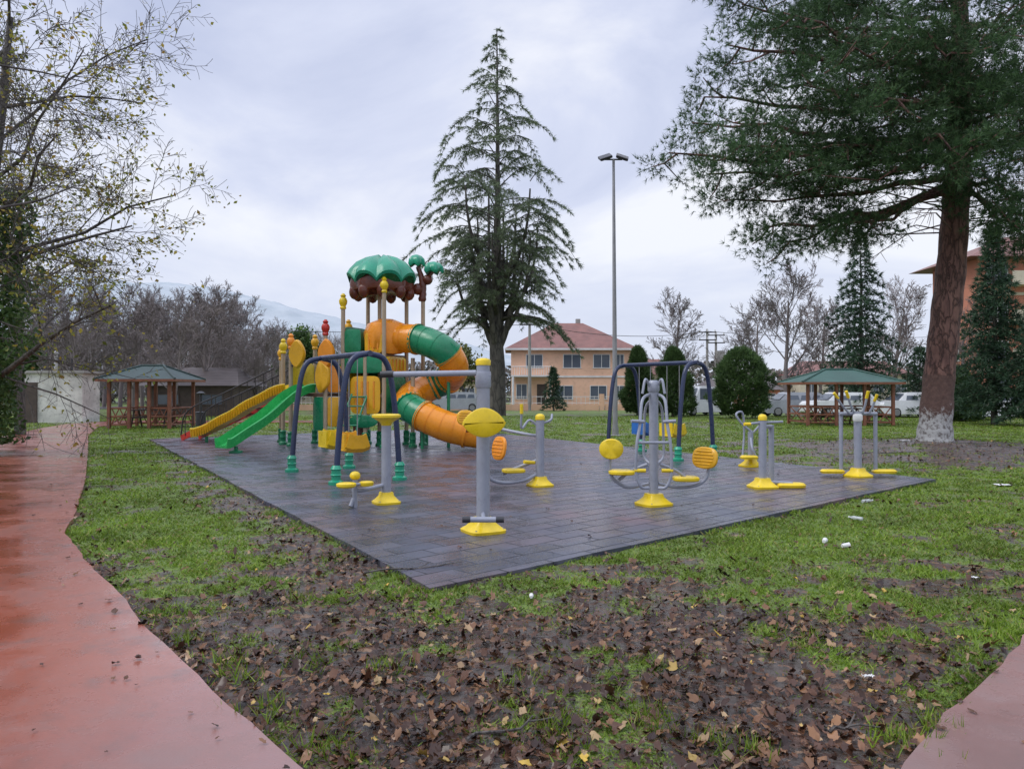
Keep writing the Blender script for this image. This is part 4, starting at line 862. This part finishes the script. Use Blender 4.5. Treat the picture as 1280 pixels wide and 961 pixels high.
tub(r,'foot_rest',[H(668,578,Yc),H(655,577,Yc-.1)],.03,'yellow'); backrest(r,H(582,522,Yc+.6),(1,.2,0),.30,.26,'amber'); tub(r,'back_arm',[H(590,530,Yc+.6),H(620,535,Yc+.4),H(655,542,Yc+.1),H(675,545,Yc)],.026)
p=G(817,634); Yd=p.y; r=thing('exercise_station','double seated press machine with round yellow backrest left and orange one right','exercise machine',(p.x,p.y,SZ))
fpost(r,p,1.70,.064,None,.215)
mb=MB(); mb.lathe((p.x,p.y,1.70),[(.072,-.12),(.082,-.1),(.082,.0),(.05,.04)],16); mb.build('cap',M['steel'],r)
for sx in (-1,1):
    def D_(dx,py,dy): return H(817+dx*sx,py,Yd+dy)
    tub(r,'press_arm',[D_(4,492,0),D_(14,500,-.15),D_(17,530,-.25),D_(21,555,-.3),D_(22,590,-.3),D_(16,608,-.3),D_(6,610,-.25)],.021)
    tub(r,'press_arm',[D_(2,498,.1),D_(10,510,.25),D_(12,540,.3),D_(12,570,.3),D_(4,580,.2)],.019)
    tub(r,'press_handle',[D_(12,527,-.25),D_(28,526,-.3)],.022,'steel'); tub(r,'top_handle',[D_(3,488,0),D_(10,474,-.1),D_(14,492,-.15)],.018)
    xo=54 if sx<0 else 68
    tub(r,'seat_arm',[D_(6,604,0),D_(30,609,.05),D_(xo-14,606,.05),D_(xo-2,596,.05),D_(xo+1,578,.05),D_(xo-3,566,.05)],.022)
    tub(r,'seat_strut',[D_(8,580,0),D_(28,588,.05),D_(44,600,.05)],.022)
    seat(r,D_(40,598-(8 if sx<0 else 0),.02),.36,.32,'yellow',0)
    tub(r,'foot_rest',[D_(10,588,-.3),D_(24,588,-.3)],.026,'yellow')
mb=MB(); mb.plate(H(764,561,Yd-.02),(1,-.25,0),(0,0,1),ell(.165,.14,2.1,28),.05); mb.build('backrest',M['yellow'],r)
backrest(r,H(881,572,Yd+.05),(.75,-1,0),.42,.30,'amber')
tub(r,'cross_brace',[H(796,553,Yd-.28),H(838,553,Yd-.28)],.02)
p=G(953,612); Ye=p.y; r=thing('exercise_station','twin-post grey exercise machine with yellow base plate and step, right of the seated press','exercise machine',(p.x,p.y,SZ))
fpost(r,p,1.17,.062,'yellow',.21,'post',.2)
tub(r,'rear_post',[H(964,606,Ye+.25),H(964,531,Ye+.25)],.045); tub(r,'handle_bar',[H(932,530,Ye-.05),H(953,528,Ye),H(978,527,Ye+.15)],.02)
tub(r,'grip',[H(930,530,Ye-.06),H(938,530,Ye-.04)],.028,'yellow'); tub(r,'step_arm',[H(957,602,Ye),H(990,604,Ye)],.03)
mb=MB(); mb.loft(H(988,607,Ye),[(.22,.12,-.02),(.23,.13,.02),(.20,.10,.05)],4,.0); mb.build('step',M['yellow'],r)
tub(r,'link_plate',[H(953,533,Ye),H(964,533,Ye+.25)],.035)
p=G(938,585); Yg=p.y; r=thing('exercise_station','small grey stepper with curved handle behind the twin-post machine','exercise machine',(p.x,p.y,SZ))
fpost(r,p,.75,.055,None,.2); tub(r,'handle_bar',[H(940,540,Yg),H(928,530,Yg),H(920,518,Yg),H(928,516,Yg+.1),H(930,540,Yg+.1),H(928,570,Yg)],.022)
tub(r,'handle_bar',[H(942,540,Yg),H(950,530,Yg),H(952,520,Yg)],.022); tub(r,'leg_swing',[H(938,545,Yg),H(940,560,Yg-.2),H(945,572,Yg-.2)],.025)
mb=MB(); mb.loft(H(936,572,Yg-.2),[(.17,.1,-.02),(.18,.11,.02),(.14,.08,.05)],4,0); mb.build('step',M['yellow'],r)
p=G(1072,598); Yf=p.y; r=thing('exercise_station','double air walker with yellow-tipped handles, rightmost exercise machine','exercise machine',(p.x,p.y,SZ))
fpost(r,p,1.22,.07,None,.21)
for px_ in (1051,1094):
    a=H(px_,0,Yf+.1); tub(r,'side_post',[(a.x,a.y,.12),(a.x,a.y,1.2)],.036); mb=MB(); s=-1 if px_<1072 else 1
    mb.loft((a.x+s*.16,a.y,.13),[(.20,.09,-.04),(.22,.1,0),(.18,.07,.03)],4,0); mb.build('step',M['yellow'],r)
tub(r,'cross_bar',[H(1049,517,Yf+.05),H(1096,517,Yf+.05)],.032)
for a,b_ in (((1062,517),(1043,492)),((1068,517),(1058,490)),((1078,517),(1085,490)),((1086,517),(1096,494))):
    A_=H(*a,Yf); B_=H(*b_,Yf-.1); tub(r,'handle_bar',[A_,A_.lerp(B_,.5)+Vector((0,0,-.03)),B_],.02); d=(B_-A_).normalized(); tub(r,'grip',[B_-d*.12,B_+d*.02],.028,'yellow')
mb=MB(); mb.plate(H(1072,522,Yf-.08),(1,0,0),(0,0,1),ell(.09,.07,4,16),.02); mb.build('notice_plate',M['white'],r)
# ---------------------------------------------------------------- lamp post
p=Vector((XP(769,27),27,0)); r=thing('street_lamp','tall galvanised lamp post with twin dark floodlights behind the exercise area','street lamp',p)
mb=MB(); mb.tube([p+Vector((0,0,-.05)),p+Vector((-.05,0,9.75))],[.095,.045],12); mb.lathe(p,[(.18,0),(.18,.03),(.12,.05),(.12,.3)],14); mb.build('pole',M['galv'],r)
t=p+Vector((-.05,0,9.7)); mb=MB(); mb.tube([t+Vector((-.3,0,.03)),t+Vector((.3,0,.03))],.03,8); mb.build('crossarm',M['dark'],r)
for s in (-1,1):
    mt=Matrix.Rotation(s*R(18),3,'Y')@Matrix.Rotation(R(30),3,'X'); mb=MB(); mb.box(t+Vector((s*.30,-.05,.10)),(.44,.40,.09),0,mt); h=mb.build('floodlight',M['dark'],r,False,bevel=.015)
    mb=MB(); mb.box(t+Vector((s*.30,-.05,.10))+mt@Vector((0,0,-.052)),(.36,.32,.012),0,mt); mb.build('lens',M['glass'],h,False)
# ---------------------------------------------------------------- shelters
def shelter(label,x0,x1,Y,eave,apex,mat,dpt,tlabel):
    w=x1-x0; cx=(x0+x1)/2; r=thing('picnic_shelter',label,'shelter',(cx,Y,0))
    ix=w/2-.4; iy=dpt/2-.4
    for sx in (-1,-.33,.33,1):
        for sy in (-1,1):
            mb=MB(); mb.box((cx+sx*ix,Y+sy*iy,eave/2),(.13,.13,eave)); mb.build('post',M['wood'],r,False,bevel=.01)
    for sy in (-1,1): mb=MB(); mb.box((cx,Y+sy*iy,eave-.02),(w-.7,.12,.16)); mb.build('beam',M['wood'],r,False)
    for sx in (-1,1): mb=MB(); mb.box((cx+sx*ix,Y,eave-.03),(.11,dpt-.9,.14)); mb.build('beam',M['wood'],r,False)
    z0,z1=eave,apex; hw,hd=w/2,dpt/2; rdg=w*.14
    v=[(cx-hw,Y-hd,z0),(cx+hw,Y-hd,z0),(cx+hw,Y+hd,z0),(cx-hw,Y+hd,z0),(cx-rdg,Y,z1),(cx+rdg,Y,z1),(cx-hw,Y-hd,z0-.1),(cx+hw,Y-hd,z0-.1),(cx+hw,Y+hd,z0-.1),(cx-hw,Y+hd,z0-.1)]
    mb=MB(); mb.add(v,[(0,1,5,4),(2,3,4,5),(1,2,5),(3,0,4)]); rf=mb.build('roof',M[mat],r,False)
    mb=MB(); mb.add([v[i] for i in (0,1,2,3,6,7,8,9)],[(0,1,5,4),(1,2,6,5),(2,3,7,6),(3,0,4,7),(4,5,6,7)]); mb.build('fascia',M['wood'],rf,False)
    mb=MB()
    for i,j in ((0,4),(1,5),(2,5),(3,4),(4,5)): mb.tube([Vector(v[i])+Vector((0,0,.02)),Vector(v[j])+Vector((0,0,.02))],.045,6)
    mb.build('ridge_cap',M[mat],rf)
    for sy in (-1,1):
        for s0,s1 in ((-1,-.33),(.33,1)) if sy<0 else ((-1,-.33),(-.33,.33),(.33,1)):
            a=Vector((cx+s0*ix+.09,Y+sy*iy,0)); b=Vector((cx+s1*ix-.09,Y+sy*iy,0)); mb=MB()
            for z in (.15,.5,.85): mb.tube([a+Vector((0,0,z)),b+Vector((0,0,z))],.035,6)
            m_=(a+b)/2
            for p_,q_ in ((a,m_),(m_,b)): mb.tube([p_+Vector((0,0,.15)),q_+Vector((0,0,.85))],.025,6); mb.tube([p_+Vector((0,.05,.85)),q_+Vector((0,.05,.15))],.025,6)
            mb.build('railing',M['wood'],r)
    for sx in (-1,1):
        a=Vector((cx+sx*ix,Y-iy+.1,0)); b=Vector((cx+sx*ix,Y+iy-.1,0)); mb=MB()
        for z in (.15,.5,.85): mb.tube([a+Vector((0,0,z)),b+Vector((0,0,z))],.035,6)
        mb.tube([a+Vector((0,0,.15)),b+Vector((0,0,.85))],.025,6); mb.build('railing',M['wood'],r)
    tb=thing('picnic_table',tlabel,'table',(cx,Y,0))
    mb=MB(); mb.box((cx,Y,.75),(1.8,.7,.05)); mb.build('tabletop',M['wood2'],tb,False)
    for s in (-1,1):
        mb=MB(); mb.box((cx,Y+s*.62,.45),(1.8,.28,.05)); mb.build('bench',M['wood2'],tb,False)
        mb=MB(); mb.tube([(cx+s*.7,Y-.62,.43),(cx+s*.7,Y+.62,.43)],.04,6); mb.tube([(cx+s*.7,Y-.5,0),(cx+s*.7,Y-.2,.73)],.04,6); mb.tube([(cx+s*.7,Y+.5,0),(cx+s*.7,Y+.2,.73)],.04,6); mb.build('leg',M['wood2'],tb)
shelter('wooden picnic shelter with dark grey-green hipped roof beside the left path',XP(118,31.9),XP(257,35.1),33.5,2.08,2.68,'tile_grey',3.2,'wooden picnic table with benches under the left shelter roof')
shelter('wooden picnic shelter with green hipped roof left of the pine trunk',XP(972,37.6),XP(1133,34.4),36,1.98,2.58,'tile_green',3.2,'wooden picnic table with benches under the right shelter roof')
p=Vector((XP(251,29.5),29.5,0)); r=thing('litter_bin','dark litter bin on a post right of the left shelter','bin',p)
mb=MB(); mb.tube([p,p+Vector((0,0,1.55))],.05,10); mb.build('post',M['dark'],r); mb=MB(); mb.lathe(p+Vector((0,0,.25)),[(.17,0),(.19,.02),(.19,.5),(.21,.52),(.17,.54)],16); mb.build('bin_body',M['dark'],r); mb=MB(); mb.lathe(p+Vector((0,0,1.45)),[(.14,0),(.16,.05),(.05,.12)],14); mb.build('cap',M['dark'],r)
# ---------------------------------------------------------------- buildings
def winp(r,c,w,h,frame='white',n=1,front=-1,axis='x'):
    c=Vector(c); mb=MB(); t=.07
    def bx(dx,dz,sx,sz):
        if axis=='x': mb.box(c+Vector((dx,front*.03,dz)),(sx,.07,sz))
        else: mb.box(c+Vector((front*.03,dx,dz)),(.07,sx,sz))
    bx(0,h/2,w+t,t); bx(0,-h/2,w+.2,t); bx(-w/2,0,t,h-t); bx(w/2,0,t,h-t); bx(0,0,t*.8,h-t*1.1)
    f=mb.build('window',M[frame],r,False); g_=MB()
    if axis=='x': g_.box(c+Vector((0,front*.012,0)),(w-.05,.02,h-.05))
    else: g_.box(c+Vector((front*.012,0,0)),(.02,w-.05,h-.05))
    g_.build('pane',M['glass'],f,False)
def hiproof(mb,cx,cy,w,d,z0,z1,ridge):
    hw,hd=w/2,d/2
    mb.add([(cx-hw,cy-hd,z0),(cx+hw,cy-hd,z0),(cx+hw,cy+hd,z0),(cx-hw,cy+hd,z0),(cx-ridge,cy,z1),(cx+ridge,cy,z1)],[(0,1,5,4),(2,3,4,5),(1,2,5),(3,0,4),(3,2,1,0)])
Y0=80; r=thing('peach_house','two-storey peach house with red hipped roof behind the tall cedar','house',(6.2,Y0+4,0))
mb=MB(); mb.box((6.2,Y0+4.5,2.95),(12.6,9,6.1)); mb.build('wall',M['peach'],r,False)
mb=MB(); mb.box((6.2,Y0-.03,3.05),(12.7,.1,.18)); mb.build('floor_band',M['white'],r,False)
mb=MB(); hiproof(mb,6.2,Y0+4.5,13.9,10.4,5.95,9.0,1.6); rf=mb.build('roof',M['tile_red'],r,False)
mb=MB(); mb.box((6.2,Y0-.65,5.88),(13.9,.1,.2)); mb.build('gutter',M['white'],rf,False)
mb=MB(); mb.box((7.3,Y0+5,8.9),(.5,.5,1.2)); mb.build('chimney',M['conc'],rf,False)
for px_,zc,w_,h_ in ((668,4.65,1.7,1.4),(715,4.65,1.8,1.4),(752,4.65,1.7,1.4),(775,4.65,.8,1.4),(652,1.5,1.1,1.5),(705,1.4,1.8,1.4),(748,1.4,1.7,1.4),(774,1.4,1.0,1.4)):
    winp(r,(XP(px_,Y0),Y0,zc),w_,h_)
mb=MB(); mb.box((2.0,Y0-.75,3.1),(4.2,1.5,.16)); bl=mb.build('balcony',M['white'],r,False)
mb=MB()
for xx_ in np.linspace(0,4,17): mb.tube([(xx_,Y0-1.45,3.2),(xx_,Y0-1.45,4.05)],.025,5)
mb.tube([(-.05,Y0-1.45,4.05),(4.05,Y0-1.45,4.05)],.04,6); mb.build('railing',M['white'],bl)
for xx_ in (.1,3.9): mb=MB(); mb.tube([(xx_,Y0-1.4,0),(xx_,Y0-1.4,3.0)],.12,8); mb.build('column',M['white'],r)
mb=MB(); mb.box((3.1,Y0-.04,1.15),(1.0,.08,2.2)); mb.build('door',M['wood2'],r,False)
Y1=56; x0=34.0; r=thing('apartment_block','orange-red apartment block with wide red eaves behind the pine at far right','apartment building',(x0+8,Y1,0))
mb=MB(); mb.box((x0+9,Y1+3,5.6),(18,6,11.4)); mb.build('wall',M['salmon'],r,False)
mb=MB(); hiproof(mb,x0+9,Y1+3,20.6,8.6,11.2,13.4,5); rf=mb.build('roof',M['tile_red'],r,False)
for fl in range(4):
    z=1.7+fl*2.8
    mb=MB(); mb.box((x0+9,Y1-.04,z+1.35),(18.1,.12,.22)); mb.build('floor_band',M['cream'],r,False)
    for i_ in range(4): winp(r,(x0+1.4+i_*3.2,Y1,z),1.5,1.4)
    mb=MB(); mb.box((x0+3.0,Y1-.6,z-.85),(2.4,1.2,.14)); b=mb.build('balcony',M['cream'],r,False); mb=MB(); mb.box((x0+3.0,Y1-1.15,z-.35),(2.4,.06,.85)); mb.build('parapet',M['cream'],b,False)
    winp(r,(x0,Y1+3,z),1.3,1.3,'white',1,-1,'y')
Y2=38; x0,x1=XP(28,Y2),XP(103,Y2); r=thing('outbuilding','low weathered white outbuilding with flat roof at the left edge of the path','outbuilding',((x0+x1)/2,Y2,0)); cx=(x0+x1)/2
mb=MB(); mb.box((cx,Y2+.8,1.2),(x1-x0,1.6,2.5)); mb.build('wall',M['plaster'],r,False); mb=MB(); mb.box((cx,Y2+.8,2.52),(x1-x0+.3,1.9,.12)); mb.build('roof',M['conc'],r,False)
mb=MB(); mb.box((x0+.4,Y2-.03,1.0),(.7,.08,2.0)); mb.build('door',M['wood2'],r,False)
mb=MB(); mb.tube([(x1-1.9,Y2+1,2.5),(x1-1.9,Y2+1,3.5)],.08,8); mb.lathe((x1-1.9,Y2+1,3.45),[(.14,0),(.14,.05),(.03,.18)],10); mb.build('vent_pipe',M['conc'],r)
mb=MB(); mb.tube([(x1-1.1,Y2+1,2.5),(x1-1.1,Y2+1,3.2)],.05,8); mb.build('vent_pipe',M['dark'],r)
def hut(label,px0,px1,Y,h,top,wm,rm,nw=2,name='hut',cat='building',dep=5,frame='white'):
    x0,x1=XP(px0,Y),XP(px1,Y); cx=(x0+x1)/2; w_=x1-x0; r=thing(name,label,cat,(cx,Y,0)); mb=MB(); mb.box((cx,Y+dep/2,h/2),(w_,dep,h)); mb.build('wall',M[wm],r,False)
    mb=MB(); hiproof(mb,cx,Y+dep/2,w_+.9,dep+.9,h,top,w_*.38); mb.build('roof',M[rm],r,False)
    for i_ in range(nw): winp(r,(x0+w_*(i_+.5)/nw,Y,h*.55),min(1.4,w_/nw*.5),h*.35 if h<4 else 1.2,frame)
hut('dark weathered timber shed with grey-brown roof behind the left shelter',183,292,48,1.9,3.1,'wood2','tile_brown',2,'timber_shed','shed',5,'wood2')
hut('small house with orange roof glimpsed behind the tube slide',545,600,85,2.6,4.0,'cream','tile_red',2,'small_house','house')
hut('low cream annex with red roof at the right end of the peach house',792,835,86,3.4,5.2,'cream','tile_red',1,'annex','house')
hut('long low terracotta building beyond the right shelter',880,975,92,1.7,3.0,'salmon','tile_brown',4,'low_building','building')
hut('pale two-storey building behind the right shelter',1000,1140,98,3.6,5.5,'cream','tile_red',5,'pale_building','building',8)
hut('pale house low in the trees left of the play tower',330,392,95,2.8,4.6,'cream','tile_brown',2,'pale_house','house')
slab('street',[(-120,66),(140,66),(140,76),(-120,76)],.03,paint('wet_asphalt',(.09,.09,.095),.3,.3,.6))
r=thing('park_fence','low peach wall with white railings along the far park edge','fence',(12,62,0))
for x0,x1 in ((-28,-6),(-5.5,7),(7.5,20),(20.5,33),(33.5,52)):
    mb=MB(); mb.box(((x0+x1)/2,62,.22),(x1-x0,.22,.5)); mb.build('wall_body',M['peach'],r,False)
    mb=MB(); n_=int((x1-x0)/.35)
    for i_ in range(n_+1): xx_=x0+(x1-x0)*i_/n_; mb.tube([(xx_,62,.45),(xx_,62,1.15)],.022,4,False)
    for z in (.6,1.1): mb.tube([(x0,62,z),(x1,62,z)],.025,5)
    mb.build('railing',M['white'],r)
    mb=MB(); mb.box((x0-.25,62,.65),(.35,.35,1.35)); mb.build('pillar',M['peach'],r,False)
# ---------------------------------------------------------------- cars
def car(label,px,Y,rot,mat,Hc=1.5,Lc=4.2,kind='car',cat='car'):
    r=thing('parked_'+kind,label,cat,(0,0,0)); W=1.72; h=Hc; l=Lc/2
    prof=[(-l,.35),(-l,.78),(-l+.12,.92),(-l+1.05,.98),(l-.45,1.0),(l-.05,.9),(l,.4),(l-.1,.25),(-l+.1,.25)]
    def ex(mb,pf,w0,w1f=None):
        n=len(pf); vs=[]
        for s in (-1,1):
            for x,z in pf: ww=w0/2 if w1f is None else w1f(z)/2; vs.append((x,s*ww,z))
        fs=[tuple(range(n)),tuple(range(2*n-1,n-1,-1))]+[(i,(i+1)%n,(i+1)%n+n,i+n) for i in range(n)]; mb.add(vs,fs)
    mb=MB(); ex(mb,prof,W,lambda z:W if z<.9 else W-.1); b=mb.build('body',M[mat],r,True,.5,bevel=.04)
    cab=[(-l+.95,.96),(-l+1.55,h-.03),(-l+1.8,h),(l-.75,h-.02),(l-.5,h-.12),(l-.22,.98)]
    mb=MB(); ex(mb,cab,W,lambda z:W-.12-.3*max(0,z-.96)/(h-.96)); mb.build('cabin',M[mat],r,True,.5)
    for x0_,x1_ in ((-l+1.42,-l+2.2),(-l+2.28,l-1.25),(l-1.17,l-.62)):
        for s in (-1,1):
            y0=s*(W/2-.055); y1=s*(W/2-.18); zt=h-.13; mb=MB()
            mb.add([(x0_,y0,1.03),(x1_,y0,1.03),(x1_-.05,y1,zt),(x0_+.12,y1,zt)],[(0,1,2,3)]); mb.build('side_window',M['glass'],r,False)
    mb=MB(); mb.add([(-l+.97,-.68,1.06),(-l+.97,.68,1.06),(-l+1.43,.58,h-.09),(-l+1.43,-.58,h-.09)],[(0,1,2,3)]); mb.build('windscreen',M['glass'],r,False)
    for x in (-l+.8,l-.8):
        for s in (-1,1):
            mb=MB(); mb.lathe((x,s*(W/2-.1),.32),[(.25,-.11),(.31,-.09),(.32,0),(.31,.09),(.25,.11)],20,(0,1,0)); t=mb.build('wheel',M['rubberb'],r); mb=MB(); mb.lathe((x,s*(W/2+.005),.32),[(.2,-.02),(.2,.012),(.05,.02)],14,(0,1,0)); mb.build('rim',M['galv'],t)
    for s in (-1,1): mb=MB(); mb.loft((-l-.0,s*.62,.68),[(.04,.16,-.07),(.05,.18,0),(.04,.16,.07)],3); mb.build('headlight',M['white'],r)
    r.location=(XP(px,Y),Y,0); r.rotation_euler=(0,0,rot); return r
car('white off-road car parked between the middle and the round cypress',874,50,.55,'carw',1.85,4.3)
car('white van-like car behind the white off-road car',858,57,.15,'carw',1.95,4.6)
car('dark car with its nose behind the middle cypress',824,56,.3,'card',1.5,4.2)
car('silver hatchback just left of the peach house behind the tube slide',568,58,.1,'carr',1.5)
car('white car parked left of the pine trunk beyond the right shelter',1136,46,.1,'carw',1.5)
car('white car parked right of the pine trunk',1215,42,.2,'carw',1.45)
car('white car parked behind the right shelter posts',1050,46,.1,'carw',1.5)
car('silver car seen through the left end of the right shelter',990,48,.1,'carr',1.5)
car('dark car beside the orange apartment block at the right edge',1268,46,.1,'card',1.5)
# ---------------------------------------------------------------- utility poles
def upole(label,px,Y,top,arms=1,box=False):
    p=Vector((XP(px,Y),Y,0)); r=thing('utility_pole',label,'utility pole',p); mb=MB(); mb.tube([p,p+Vector((0,0,top))],[.16,.1],8); mb.build('pole',M['conc'],r)
    for i_ in range(arms):
        mb=MB(); mb.box(p+Vector((0,-.12,top-.3-i_*.7)),(1.6,.1,.1)); a=mb.build('crossarm',M['dark'],r,False)
        for s in (-.7,0,.7): mb=MB(); mb.lathe(p+Vector((s,-.12,top-.25-i_*.7)),[(.05,0),(.07,.05),(.05,.1),(.07,.15),(.03,.2)],8); mb.build('insulator',M['white'],a)
    if box: mb=MB(); mb.box(p+Vector((.35,-.25,top-2.2)),(.7,.5,.9)); mb.build('transformer',M['conc'],r,False)
    return r
upole('concrete utility pole in front of the peach house left corner',662,62,7.2,1)
upole('left utility pole of the pair right of the middle cypress',884,70,7.2,2)
upole('right utility pole of the pair, carrying a transformer box',895,71,7.0,2,True)
for j,(a,b,sag) in enumerate([((-38,62,8.2),(XP(662,62),62,7.0),1.2),((XP(662,62),62,7.0),(XP(884,70),70,7.0),.7),((XP(884,70),70,7.0),(60,72,8.5),1.2)]):
    a=Vector(a);b=Vector(b); mb=MB()
    for dz,dy in ((0,0),(0,.3)): mb.tube([a.lerp(b,t)+Vector((0,dy,dz-sag*4*t*(1-t))) for t in np.linspace(0,1,14)],.014,3,False)
    o=mb.build('overhead_cable',M['dark']); setp(o,['overhead cables running left from the utility pole by the peach house','overhead cables between the peach house pole and the pole pair','overhead cables running right from the utility pole pair'][j],'cable')
# ---------------------------------------------------------------- litter
def bottle(px,py,rz,label,kind='bottle',s=1.0):
    q=G(px,py); z=float(ghz(q.x,q.y))+.03; ax=Vector((math.cos(rz),math.sin(rz),.05)); r=thing('plastic_'+kind,label,'litter',(q.x,q.y,z)); mb=MB()
    if kind=='bottle':
        mb.lathe((q.x,q.y,z),[(.025*s,-.1*s),(.034*s,-.09*s),(.034*s,-.02*s),(.03*s,0),(.034*s,.02*s),(.034*s,.05*s),(.014*s,.09*s),(.014*s,.11*s)],14,ax); mb.build('bottle_body',M['bottle'],r)
        c=MB(); c.lathe(Vector((q.x,q.y,z))+ax.normalized()*.11*s,[(.017*s,0),(.017*s,.018*s)],12,ax); c.build('cap',M['white'],r)
    else:
        mb.lathe((q.x,q.y,z),[(.025*s,-.05*s),(.028*s,-.04*s),(.036*s,.05*s),(.039*s,.055*s),(.033*s,.05*s),(.024*s,-.035*s)],16,ax); mb.build('cup_body',M['white'],r)
bottle(1083,628,.3,'crushed clear bottle lying on grass nearest the pad right corner',s=.8)
bottle(1070,650,2.4,'clear bottle on the grass just below the pad edge at right',s=.75)
bottle(1030,680,1.0,'white plastic cup lying left of another cup on the right lawn','cup',.7); bottle(1056,686,.2,'white plastic cup lying right of another cup on the right lawn','cup',.75)
bottle(664,750,1.5,'small crushed white cup near the front corner of the tiles','cup',.45)
for px,py,l in ((1253,608,'flat white paper scrap on the lawn below the pine'),(1217,725,'pale paper scrap on the right lawn'),(1084,852,'small pale paper scrap in the muddy grass at lower right'),(1130,565,'pale paper scrap on the mound beside the pine')):
    q=G(px,py); mb=MB(); n=6; z=float(ghz(q.x,q.y)); ss=.24 if py<620 else .06; vs=[(q.x+(i/n-.5)*ss,q.y+(j/n-.5)*ss*.7,z+.02+random.uniform(0,.015)) for j in range(n+1) for i in range(n+1)]
    mb.add(vs,[(j*(n+1)+i,j*(n+1)+i+1,(j+1)*(n+1)+i+1,(j+1)*(n+1)+i) for j in range(n) for i in range(n)]); o=mb.build('paper_scrap',M['white']); setp(o,l,'litter')
print('polys',sum(len(o.data.polygons) for o in bpy.data.objects if o.type=='MESH'))
